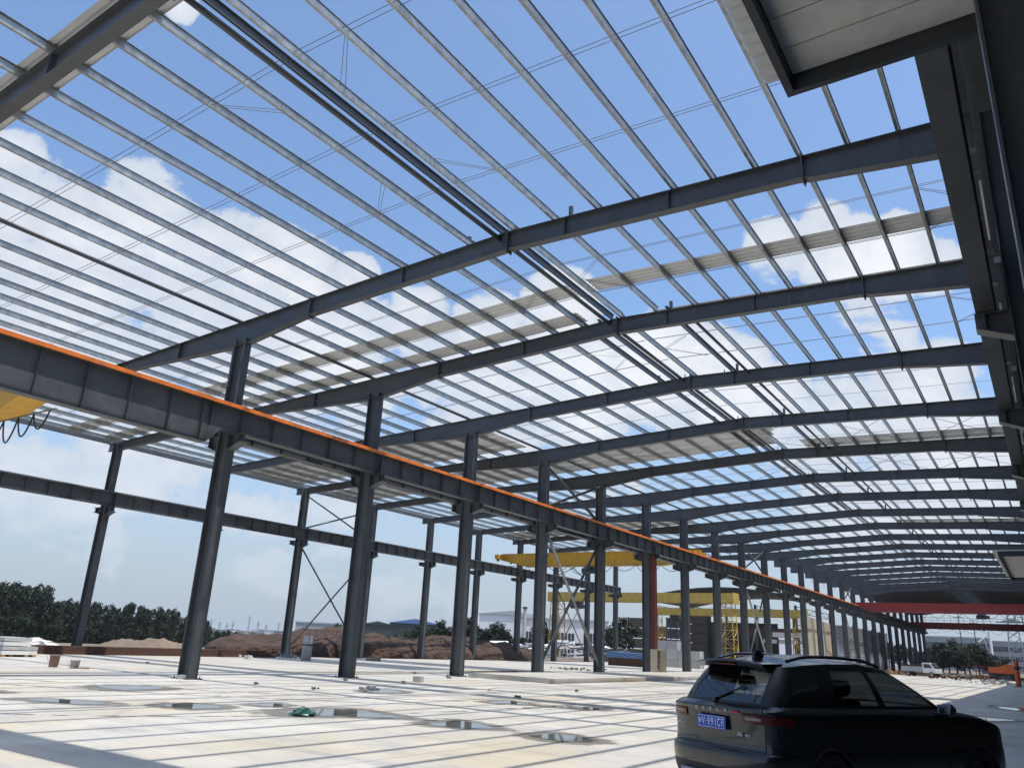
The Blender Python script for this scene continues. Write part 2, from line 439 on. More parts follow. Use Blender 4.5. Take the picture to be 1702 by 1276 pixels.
# ------------------------------------------------------------------ crane girders
def girder_seg(name, xc, y0, y1, zb, ztp, label, group, rail='steel', step=1.49, fw=.40, bw=.34, cond=0):
    root = thing(name, (xc, y0, 0), label, 'crane girder', group)
    L = y1-y0-.012
    MB().box(-.007, .007, 0, L, zb+.02, ztp-.022).build('web_plate', MAT['steel'], root)
    MB().box(-fw/2, fw/2, 0, L, ztp-.022, ztp).build('top_flange', MAT['steel'], root)
    MB().box(-bw/2, bw/2, 0, L, zb, zb+.02).build('bottom_flange', MAT['steel'], root)
    n = max(1, round(L/step))
    for k in range(n+1):
        y = .06 + (L-.12)*k/n
        for s in (-1, 1):
            MB().box(s*.008, s*(bw/2-.015), y-.006, y+.006, zb+.021, ztp-.023).build('stiffener', MAT['steel'], root)
    MB().box(-.035, .035, 0, L, ztp+.001, ztp+.09).build('rail', MAT['rod'], root)
    if cond:
        m = MB().box(cond*(fw/2+.01)-.035, cond*(fw/2+.01)+.035, 0, L, ztp-.06, ztp+.07)
        m.build('conductor_bar', MAT['orange'], root)
        q = MB()
        for k in range(int(L/1.5)+1):
            q.box(cond*(fw/2-.07), cond*(fw/2+.0), .3+k*1.5, .36+k*1.5, ztp+.001, ztp+.10)
        stuff(q.build('hanger_clips', MAT['steel'], root))
    return root
XG = XB+.55
# the deep section over the wide bay tapers up to the normal depth at its end
root = thing('crane_girder', (XG, YF(0), 0), 'deep crane girder section with orange conductor bar over the wide bay', 'crane girder', 'girders with orange conductor bar')
L0 = YF(1)-YF(0)-.012; zd = 7.80
prof = [(0, zd+.02), (L0-1.35, zd+.02), (L0-.75, GB_BOT+.02), (L0, GB_BOT+.02), (L0, GB_TOP-.022), (0, GB_TOP-.022)]
MB().prism(prof, 'x', -.008, .008).build('web_plate', MAT['steel'], root)
MB().box(-.21, .21, 0, L0, GB_TOP-.022, GB_TOP).build('top_flange', MAT['steel'], root)
m = MB().box(-.18, .18, 0, L0-1.35, zd, zd+.02)
m.prism([(L0-1.35, zd), (L0-.75, GB_BOT), (L0-.75, GB_BOT+.02), (L0-1.35, zd+.02)], 'x', -.18, .18)
m.box(-.18, .18, L0-.75, L0, GB_BOT, GB_BOT+.02)
m.build('bottom_flange', MAT['steel'], root)
for y in (.06, 1.4, 2.85, 4.3, 5.75, 7.2, 8.65, 9.9, 10.25):
    for s in (-1, 1): MB().box(s*.009, s*.165, y-.006, y+.006, zd+.021 if y < L0-1.36 else GB_BOT+.021, GB_TOP-.023).build('stiffener', MAT['steel'], root)
MB().box(-.035, .035, 0, L0, GB_TOP+.001, GB_TOP+.09).build('rail', MAT['rod'], root)
MB().box(.185, .255, 0, L0, GB_TOP-.06, GB_TOP+.07).build('conductor_bar', MAT['orange'], root)
for i in range(1, NF):
    girder_seg('crane_girder', XG, YF(i), YF(i+1), GB_BOT, GB_TOP, 'crane girder span with orange conductor bar, %s span past the deep girder' % ORD[i], 'girders with orange conductor bar', cond=1 if i < 19 else 0)
for i in range(0, LASTC):
    girder_seg('crane_girder', XB-.62, YF(i), YF(i+1), GB_BOT, GB_TOP-.12, 'crane girder on yard side of the inner columns, %s span from the deep girder' % ORD[i+1], 'girders behind the inner columns')
for i in range(1, LASTC):
    girder_seg('crane_girder', XC+.62, YF(i), YF(i+1), 8.12, 8.90, 'crane girder on the outer columns by the yard, %s span' % ORD[i], 'girders on the outer columns', step=1.2)
for i in range(-1, 14):
    girder_seg('crane_girder', XA-.72, YF(i), YF(i+1), GB_BOT, GB_TOP, 'crane girder beneath sheet awning side, %s span along the dark wall' % ORD[i+2], 'girders along the dark wall')

# ------------------------------------------------------------------ roof beams
def beam_mesh(x0, x1, n=1):
    pts = [x0] + [x for x, _ in DEPTH if x0 < x < x1] + [x1]
    if x0 < XR < x1: pts = sorted(set(pts+[XR]))
    m = MB(); hw, tf = .13, .018
    for a, b in zip(pts[:-1], pts[1:]):
        ta, tb, ba, bb = zt(a), zt(b), zbot(a), zbot(b)
        m.prism([(a, ba+tf), (b, bb+tf), (b, tb-tf), (a, ta-tf)], 'y', -.005, .005)
        m.prism([(a, ta-tf), (b, tb-tf), (b, tb), (a, ta)], 'y', -hw, hw)
        m.prism([(a, ba), (b, bb), (b, bb+tf), (a, ba+tf)], 'y', -hw, hw)
    return m.mesh('beam', MAT['steel'])
JOINTS = [-33.0, -20.8, XR, -3.55]
beam_full = [beam_mesh(a+.016, b-.016) for a, b in zip([-45.2]+JOINTS, JOINTS+[.13])]
beam_cut = beam_mesh(-27.6, -20.8-.016)
def splice_mesh(x):
    m = MB()
    m.box(x-.0158, x+.0158, -.15, .15, zbot(x)-.09, zt(x)+.07)
    for s in (-1, 1):
        for z in (zbot(x)-.045, zbot(x)+.10, zt(x)-.12, zt(x)+.035):
            for y in (-.09, .09): m.tube((x+s*.0158, y, z), (x+s*.036, y, z), .017, 6)
    return m.mesh('splice_plate', MAT['steel'])
splices = [splice_mesh(x) for x in JOINTS]
stiff = MB()
for x in (-28.5, -16.4, -10.2, -7.0):
    for s in (-1, 1): stiff.box(x-.005, x+.005, s*.006, s*.125, zbot(x)+.019, zt(x)-.019)
stiff_mesh = stiff.mesh('web_stiffeners', MAT['steel'])
# purlin stations across the roof
PL_L = [-13.67, -15.0, -16.44, -17.79, -19.32, -20.82, -22.22, -23.53, -26.31, -27.75, -29.12, -30.4, -31.7, -32.95, -34.35, -35.75, -37.15, -38.55, -39.95, -41.35, -42.75, -44.15, -45.35]
PL_R = [-10.56, -9.13, -7.97, -6.85, -5.77, -4.67, -3.58, -2.48, -1.38]
def stations(b):
    if b <= 1: return [(x, 'L') for x in [-12.40]+PL_L] + [(x, 'R') for x in [-11.99]+PL_R]
    return [(x, 'L') for x in [-13.05]+PL_L] + [(x, 'R') for x in [-12.05, -10.25]+PL_R[1:]]
cl = MB()
for x in PL_L+PL_R+[-12.4, -11.9]:
    cl.box(x-.075, x-.067, -.07, .07, zt(x)+.001, zt(x)+.17)
    cl.box(x-.067, x-.012, -.07, .07, zt(x)+.001, zt(x)+.008)
cleats_full = cl.mesh('purlin_cleats', MAT['steel'])
cl = MB()
for x in [x for x in PL_L if x > -27.6]+PL_R+[-12.4, -11.9]:
    cl.box(x-.075, x-.067, -.07, .07, zt(x)+.001, zt(x)+.17)
    cl.box(x-.067, x-.012, -.07, .07, zt(x)+.001, zt(x)+.008)
cleats_cut = cl.mesh('purlin_cleats', MAT['steel'])
post = MB()
for x in (-13.75, -10.05):
    post.box(x-.05, x+.05, -.05, .05, zt(x)+.001, zt(x)+.36)
post_mesh = post.mesh('vent_posts', MAT['steel'])
for i in range(-1, NF+1):
    root = thing('roof_beam', (0, YF(i), 0), ('tapered grey roof beam with %s' % ('light sheet along it, over the deep girder start' if i == 0 else 'no sheet beside it, behind the first frame')) if i < 1 else
                 'tapered grey roof beam spanning the hall, %s past the deep girder' % ORD[i], 'roof beam', 'tapered roof beams')
    full = i <= LASTC
    segs = beam_full if full else [beam_cut]+beam_full[2:]
    for me in segs: link('beam', me, root)
    for k, me in enumerate(splices):
        if k == 0 and not full: continue
        link('splice_plate', me, root)
    stuff(link('web_stiffeners', stiff_mesh, root))
    stuff(link('purlin_cleats', cleats_full if full else cleats_cut, root))
    if i >= 1: stuff(link('vent_posts', post_mesh, root))

# ------------------------------------------------------------------ purlins
def z_section(L, y0=0, x=0, z=0, m=None, flip=1, shade_ov=.035, fl=.07):
    """lipped Z section as one closed outline, in short lengths so the long thin faces stay well conditioned"""
    m = m or MB(); t = .006; hh = .20; lip = .022; a = flip; u = t/2
    # web faces the dark-wall side; the flanges turn to the other side, an added top overhang shades the upper web
    out = [(-fl, 0), (u, 0), (u, hh-t), (shade_ov, hh-t), (shade_ov, hh), (-fl, hh), (-fl, hh-lip), (-fl+t, hh-lip), (-fl+t, hh-t),
           (-u, hh-t), (-u, t), (-fl+t, t), (-fl+t, lip), (-fl, lip)]
    k = max(1, round(L/1.6)); n = len(out); o = len(m.v)
    for j in range(k+1):
        for p, q in out: m.v.append((x+p, y0+L*j/k, z+q))
    for j in range(k):
        for i in range(n):
            i2 = (i+1) % n; m.f.append((o+j*n+i, o+(j+1)*n+i, o+(j+1)*n+i2, o+j*n+i2))
    m.f.append(tuple(o+i for i in range(n))); m.f.append(tuple(o+k*n+i for i in range(n-1, -1, -1)))
    return m
pur_mesh = {}
for nm, L in (('wide', YF(1)-YF(0)-.01), ('std', BAY-.01)):
    for fl, s in ((1, 'L'), (-1, 'R')):
        pur_mesh[nm, s] = z_section(L, flip=fl, shade_ov=((.045 if nm == 'std' else .030) if s == 'L' else (.025 if nm == 'std' else .020)), fl=.075 if s == 'L' else .070).mesh('purlin', MAT['galv'])  # overhang sized per bay to set the shaded band on the web
        pur_mesh[nm, s, 'dark'] = z_section(L, flip=fl, shade_ov=.05, fl=.06).mesh('purlin', MAT['steel'])
BAYS_SINGLE = 8
count = 0
farp = MB()
for b in range(-1, NF):
    L = YF(b+1)-YF(b)
    nL = nR = 0
    for x, s in stations(b):
        if b >= LASTC and x < -27.6: continue
        if s == 'L': nL += 1; k = nL
        else: nR += 1; k = nR
        if b == -1 and x > -15.5: continue
        if b < BAYS_SINGLE:
            dark = (b >= 2 and x in (-13.05, -13.67, -10.25)) or (b <= 1 and x == -12.40)
            key = ('wide' if b == 0 else 'std', s)
            o = link('purlin', pur_mesh[key+('dark',)] if dark else pur_mesh[key], None, (x, YF(b)+.005, zt(x)+.012))
            where = 'bay before the deep girder' if b == -1 else ('bay over the deep girder' if b == 0 else '%s bay past the deep girder' % ORD[b])
            tag(o, '%s purlin, %s from ridge, %s side, %s' % ('dark grey' if dark else 'galvanized', ORD[k], 'orange-rail' if s == 'L' else 'dark-wall', where), 'purlin', 'galvanized roof purlins')
            count += 1
        else:
            z_section(L-.01, YF(b)+.005, x, zt(x)+.012, farp, 1 if s == 'L' else -1)
o = stuff(farp.build('distant_purlins', MAT['galv']))
tag(o, 'distant galvanized purlins beyond the eighth bay of the hall roof', 'purlins')

# eave channel along the outer row, tie tubes along ridge and column rows
for b in range(0, LASTC):
    ya, yb = YF(b)+.006, YF(b+1)-.006
    where = 'over the deep girder' if b == 0 else '%s bay past the deep girder' % ORD[b]
    m = MB().box(-.004, .004, ya, yb, 0, .26).box(-.14, -.004, ya, yb, 0, .005).box(-.14, -.004, ya, yb, .255, .26)
    tag(m.build('eave_channel', MAT['steel'], None, (-46.35, 0, zt(-46.3)+.02)), 'dark eave channel edging the roof above the yard, %s' % where, 'eave channel', 'eave channels')
TIES = [(-24.83, -.12, 0, 20, 'inner column row', .075), (-12.55, -.10, 0, 20, 'ridge', .075), (-9.55, -.10, 2, 20, 'ridge vent opening', .06)]
for x, dz, b0, b1, nm, r in TIES:
    for b in range(b0, b1):
        where = 'over the deep girder' if b == 0 else '%s bay past deep girder' % ORD[b]
        o = MB().tube((x, YF(b)+.02, 0), (x, YF(b+1)-.02, 0), r, 10).build('tie_tube', MAT['steel'], None, (0, 0, zt(x)+dz if nm != 'inner column row' else zt(x)+.10), smooth=True)
        tag(o, 'dark round tie tube along the %s, %s' % (nm, where), 'tie tube', 'tie tubes')

# sag rods between the purlins
def sag_run(y, x0, x1, dz):
    m = MB()
    xs_ = [x0, x1] if x0 > XR or x1 < XR else [x0, XR, x1]
    for a, b in zip(xs_[:-1], xs_[1:]):
        m.tube((a, y, zt(a)+dz), (b, y, zt(b)+dz), .0085, 5)
    return m
for b in range(0, 9):
    fr = (.25, .5, .75) if b == 0 else (.36, .69)
    for li, f in enumerate(fr):
        y = YF(b)+(YF(b+1)-YF(b))*f
        for s, (x0, x1) in (('orange-rail', (-45.3, -12.3)), ('dark-wall', (-12.1, .05))):
            for k in (0, 1):
                tag(sag_run(y+.17*k-.08, x0, x1, .09+.05*k).build('sag_rod', MAT['rod']),
                    '%s thin sag rod on %s slope, %s row, %s' % (('lower', 'upper')[k], s, ORD[li+1], 'bay over deep girder' if b == 0 else ORD[b]+' bay past deep girder'), 'sag rod', 'thin sag rods')
# diagonal sag rods by the ridge and the eave
for b in range(0, 3):
    fr = (.25, .75) if b == 0 else (.36, .69)
    for li, f in enumerate(fr):
        y = YF(b)+(YF(b+1)-YF(b))*f; d = 1.25 if li == 0 else -1.25
        for nm, xa, xb in (('first purlins on the orange-rail side of the ridge', -15.0, -13.67), ('first purlins on the dark-wall side of the ridge', -10.56, -11.99), ('last purlins beside the dark wall', -1.38, -.1)):
            for k in (0, 1):
                o = MB().tube((xa, y+.08*k, zt(xa)+.07), (xb, y+d+.16*k, zt(xb)+.15), .008, 5).build('diagonal_rod', MAT['rod'])
                tag(o, 'thin diagonal rod between %s' % nm, 'diagonal rod', 'thin diagonal rods')

# roof and wall cross bracing
def brace(p, q, r, label, cat='brace', grp='cross braces', mat='steel'):
    m = MB().tube(p, q, r, 8)
    m.box(0, 0.001, 0, 0.001, 0, 0.001) if False else None
    return tag(m.build('cross_brace', MAT[mat], smooth=True), label, cat, grp)
def angle_pair(X, b, z0, z1, what, r=.07):
    ya, yb = YF(b)+.2, YF(b+1)-.2
    brace((X, ya, z0), (X, yb, z1), r, 'grey brace rising away from deep girder, %s' % what)
    brace((X+.10, yb, z0), (X+.10, ya, z1), r, 'grey brace falling away from deep girder, %s' % what, mat='galv' if 'inner columns, lower' in what else 'steel')
angle_pair(XC, 4, .5, 7.6, 'outer columns by the mound, lower panel', .06)
angle_pair(XC, 4, 9.0, 11.4, 'outer columns by the mound, upper panel', .06)
angle_pair(XC, 9, .5, 7.6, 'outer columns by the scrap heap, lower panel', .06)
angle_pair(XC, 9, 9.0, 11.4, 'outer columns by the scrap heap, upper panel', .06)
for b, w in ((4, 'beside the red duct'), (9, 'before the beige panels'), (15, 'by the slatted stacks')):
    angle_pair(XB, b, .5, 8.2, 'inner columns, lower panel %s' % w, .085)
    angle_pair(XB, b, 9.5, 12.0, 'inner columns, upper panel %s' % w, .085)
for b in (4, 5):
    ya, yb = YF(b)+.2, YF(b+1)-.2
    for xa, xb in ((-24, -16.5), (-16.5, -9.5), (-9.3, -4.9), (-4.9, -.3)):
        brace((xa, ya, zt(xa)-.1), (xb, yb, zt(xb)-.1), .012, 'thin roof bracing rod crossing below the purlins in a sheeted bay', 'bracing rod', 'roof bracing rods', 'rod')
        brace((xa, yb, zt(xa)-.14), (xb, ya, zt(xb)-.14), .012, 'thin roof bracing rod crossing below the purlins in a sheeted bay', 'bracing rod', 'roof bracing rods', 'rod')

# ------------------------------------------------------------------ roof sheets
def rib_profile(w):
    pts = []; n = 4; p = w/n
    for k in range(n):
        a = k*p
        pts += [(a, 0), (a+p*.55, 0), (a+p*.66, .045), (a+p*.89, .045)]
    pts.append((w, 0)); return pts
def sheet_mesh(x0, x1, w, m=None, y0=0., dz=.225):
    m = m or MB(); pr = rib_profile(w)
    xs_ = [x0]+([XR] if x0 < XR < x1 else [])+[x1]
    o = len(m.v)
    for x in xs_:
        for y, z in pr: m.v.append((x, y0+y, zt(x)+dz+z))
    n = len(pr)
    for i in range(len(xs_)-1):
        for k in range(n-1): m.f.append((o+i*n+k, o+(i+1)*n+k, o+(i+1)*n+k+1, o+i*n+k+1))
    return m
def roof_sheet(x0, x1, y, w, label, mat='sheet', dz=.225):
    o = sheet_mesh(x0, x1, w, dz=dz).build('roof_sheet', MAT[mat], None, (0, y, 0))
    so = o.modifiers.new('thickness', 'SOLIDIFY'); so.thickness = .006
    return tag(o, label, 'roof sheet', 'ribbed roof sheets')
roof_sheet(-45.9, -12.6, 5.50, .95, 'ribbed sheet strip beside roof beam at the deep girder, orange-rail slope')
roof_sheet(-11.6, -.2, 5.50, .95, 'ribbed sheet strip beside roof beam at the deep girder, dark-wall slope')
roof_sheet(-45.9, -12.7, 21.55, .95, 'lone ribbed sheet strip across first bay past the deep girder, orange-rail slope')
roof_sheet(-11.9, -.2, 21.55, .95, 'lone ribbed sheet strip across first bay past the deep girder, dark-wall slope')
roof_sheet(-45.9, -13.5, 23.75, .95, 'ribbed sheet strip just before the second roof beam, orange-rail slope')
roof_sheet(-10.9, -.2, 24.95, .9, 'ribbed sheet strip just past the second roof beam, dark-wall slope')
for k in range(5):
    roof_sheet(-45.9, -25.5, 34.2+k*1.0, .96, 'ribbed sheet over the outer aisle by the mound bracing, %s of five' % ORD[k+1], dz=.225+.006*(k % 2))
for k in range(4):
    roof_sheet(-45.9, -11.6-.25*k, 42.3+k*1.02, .98, 'ribbed sheet in four-sheet patch reaching the ridge, %s of four' % ORD[k+1], dz=.225+.006*(k % 2))
for k in range(3):
    roof_sheet(-10.9, -.2, 45.7+k*1.02, .98, 'pale ribbed sheet in dark-wall slope patch, %s of three' % ORD[k+1], 'sheet_clear', dz=.225+.006*(k % 2))
for k in range(4):
    roof_sheet(-45.9, -26.5, 66.2+k*1.02, .98, 'ribbed sheet over the yellow bridge crane, %s of four' % ORD[k+1], dz=.225+.006*(k % 2))
for k in range(2):
    roof_sheet(-24, -12.8, 72.2+k*1.02, .98, 'ribbed sheet on bare orange-rail slope far along, %s of two' % ORD[k+1], 'sheet_clear', dz=.225+.006*(k % 2))
    roof_sheet(-10.2, -.2, 76.4+k*1.02, .98, 'ribbed sheet on bare dark-wall slope far along, %s of two' % ORD[k+1], 'sheet_clear', dz=.225+.006*(k % 2))
for b in range(12, NF):
    m = MB(); w = BAY/7
    if b >= 18:
        for k in range(7): sheet_mesh(-27.4, -13.6, w, m, YF(b)+k*w)
        tag(m.build('roof_sheeting', MAT['sheet']), 'closed ribbed sheeting on orange-rail slope at the far end, %s bay' % ORD[b], 'roof sheeting', 'far closed roof sheeting')
    m = MB()
    if b < 18: continue
    for k in range(7): sheet_mesh(-10.6, -.2, w, m, YF(b)+k*w)
    tag(m.build('roof_sheeting', MAT['sheet']), 'closed ribbed sheeting on dark-wall slope at the far end, %s bay' % ORD[b], 'roof sheeting', 'far closed roof sheeting')

# ------------------------------------------------------------------ neighbouring roofed hall on the right: clad wall, roof, awnings
WX, WTOP = .86, 17.6
nb = thing('neighbouring_hall', (WX, -30, 0), 'dark clad neighbouring hall with a closed roof along the open hall', 'building')
dk = mat_base('dark_cladding', (.045, .052, .060), .6, var=.15, vscale=.7)
pn = 0
y = 0.0
while y < 232:
    MB().box(0, .05, y+.004, min(y+3.0, 232)-.004, 2.9, WTOP).build('wall_panel', dk, nb); y += 3.0
MB().box(-.06, 29, 0, 232, WTOP+.004, WTOP+.12).build('roof', dk, nb)
MB().box(29.0, 29.2, 0, 232, -.05, WTOP).build('back_wall', dk, nb)  # unseen wall, added so the car's flank reflects dark
MB().box(.06, 28.9, -.2, -.02, -.05, WTOP).build('end_wall', dk, nb)  # unseen end, closed off for the same dark reflection
MB().box(-.10, -.004, 0, 232, 2.80, 2.95).build('base_channel', MAT['galv'], nb)
for b in range(-1, 14):
    o = MB().box(.02, .14, YF(b)+.25, YF(b+1)-.25, 9.62, 9.76).build('bright_edge_tie', MAT['greysheet'])  # pale rail stands in for the highlight along the wall edge
    tag(o, 'pale tie rail added for the bright edge line of the dark wall, %s bay' % ORD[b+2], 'tie rail', 'added tie rails along the dark wall')
    o = MB().box(-.02, .10, YF(b)+.9, YF(b)+3.4, 11.7, 12.0).build('bright_sliver_gutter', MAT['sheet'])  # added pale piece stands in for a bright sliver beside the wall
    tag(o, 'pale gutter length added for the bright sliver beside the dark wall, %s bay' % ORD[b+2], 'gutter', 'added gutter lengths along the dark wall')
for b in range(-1, NF):
    o = MB().prism([(-.30, zt(-.3)+.30), (.84, zt(.8)+.26), (.84, zt(.8)+.275), (-.30, zt(-.3)+.315)], 'y', YF(b)+.01, YF(b+1)-.01).build('gap_flashing', dk)  # added to block the sky gap and keep this edge dark
    tag(o, 'dark flashing added to block the sky gap against the dark wall, %s bay' % ORD[b+2], 'flashing', 'added gap flashings along the dark wall')
def awning(x0, x1, y0, y1, z, label):
    root = thing('awning', (x1, y0, z), label, 'awning', 'sheet awnings on the dark wall')
    w, l = x0-x1, y1-y0
    m = MB(); n = int(l/.19); o = 0
    pr = []
    for k in range(n):
        a = k*l/n
        pr += [(a, 0), (a+.09, 0), (a+.115, .04), (a+.165, .04)]
    pr.append((l, 0))
    for x in (w-.24, 0.0):
        for yy, zz_ in pr: m.v.append((x, yy, .30+zz_))
    for k in range(len(pr)-1): m.f.append((k, k+1, len(pr)+k+1, len(pr)+k))
    s_ = m.build('roof_sheet', MAT['sheet'], root); md = s_.modifiers.new('t', 'SOLIDIFY'); md.thickness = .05
    step = .46; yy = .09
    so_mat = MAT['soffit']
    while yy < l-.1:
        MB().box(w+.09, -.005, yy+.008, min(yy+step, l-.09)-.008, .215, .235).build('soffit_panel', so_mat, root); yy += step
    MB().box(w, w+.08, 0, l, .02, .285).build('edge_channel', MAT['steel_dark'], root)
    MB().box(w+.081, 0, l-.08, l, .02, .285).build('end_channel', MAT['steel_dark'], root)
    MB().box(w+.081, 0, 0, .08, .02, .285).build('end_channel', MAT['steel_dark'], root)
    return root
MAT['soffit'] = mat_base('soffit_sheet', (.62, .61, .57), .6, var=.12, vscale=2.5, rand=.04)
c = on_z(1308, 140, 7.55)
awning(c.x, WX-.01, 1.2, c.y, 7.35, 'large pale ribbed sheet awning with dark edge channel above the car')
c2 = on_z(1680, 960, 7.55)
awning(c2.x, WX-.01, 50.5, c2.y, 7.35, 'pale ribbed sheet awning far along the dark wall')

# ------------------------------------------------------------------ the dark car
def catmull(P, sub):
    """open Catmull-Rom through the rows of P (n,k,...) with sub steps per interval"""
    P = np.asarray(P, float); n = len(P)
    E0 = 2*P[0]-P[1]; E1 = 2*P[-1]-P[-2]
    Q = np.concatenate([E0[None], P, E1[None]]); out = []
    for i in range(n-1):
        a, b, c, d = Q[i], Q[i+1], Q[i+2], Q[i+3]
        for k in range(sub):
            t = k/sub
            out.append(.5*((2*b)+(-a+c)*t+(2*a-5*b+4*c-d)*t*t+(-a+3*b-3*c+d)*t**3))
    out.append(P[-1]); return np.array(out)
def paint_mat():
    m = mat_base('dark_car_paint', (.015, .018, .019), .26, metal=.35, var=.06, vscale=2)
    b = m.node_tree.nodes['Principled BSDF']
    b.inputs['Coat Weight'].default_value = .8; b.inputs['Coat Roughness'].default_value = .06
    return m
def glass_mat(name, tint, t):
    m = bpy.data.materials.new(name); m.use_nodes = True; nt = m.node_tree; nt.nodes.remove(nt.nodes['Principled BSDF'])
    out = nt.nodes['Material Output']
    tr = nt.nodes.new('ShaderNodeBsdfTransparent'); tr.inputs[0].default_value = (*tint, 1)
    gl = nt.nodes.new('ShaderNodeBsdfGlossy'); gl.inputs['Roughness'].default_value = .02; gl.inputs[0].default_value = (.9, .95, 1, 1)
    lw = nt.nodes.new('ShaderNodeLayerWeight'); lw.inputs[0].default_value = .22
    mr = nt.nodes.new('ShaderNodeMapRange'); mr.inputs[3].default_value = t; mr.inputs[4].default_value = .95
    nt.links.new(lw.outputs['Fresnel'], mr.inputs[0])
    mx = nt.nodes.new('ShaderNodeMixShader'); nt.links.new(mr.outputs[0], mx.inputs[0])
    nt.links.new(tr.outputs[0], mx.inputs[1]); nt.links.new(gl.outputs[0], mx.inputs[2]); nt.links.new(mx.outputs[0], out.inputs[0])
    return m
PAINT = paint_mat()
BLK = mat_base('black_trim', (.010, .010, .011), .35)
PLASTIC = mat_base('grey_plastic_cladding', (.022, .023, .024), .6, var=.1, vscale=8)
CHROME = mat_base('bright_metal', (.62, .63, .64), .22, metal=1.0)
LAMP = mat_base('tail_lamp_red', (.095, .008, .010), .10)
LAMPC = mat_base('tail_lamp_clear', (.26, .22, .21), .12)
PLATE = mat_base('plate_blue', (.012, .070, .42), .4)
GLASS_R = glass_mat('rear_glass', (.20, .22, .23), .10)
GLASS_S = glass_mat('side_glass', (.62, .66, .64), .03)
BADGE = mat_base('silver_badge', (.66, .67, .68), .35, metal=.2)
SEAT = mat_base('seat_black', (.014, .014, .015), .8)

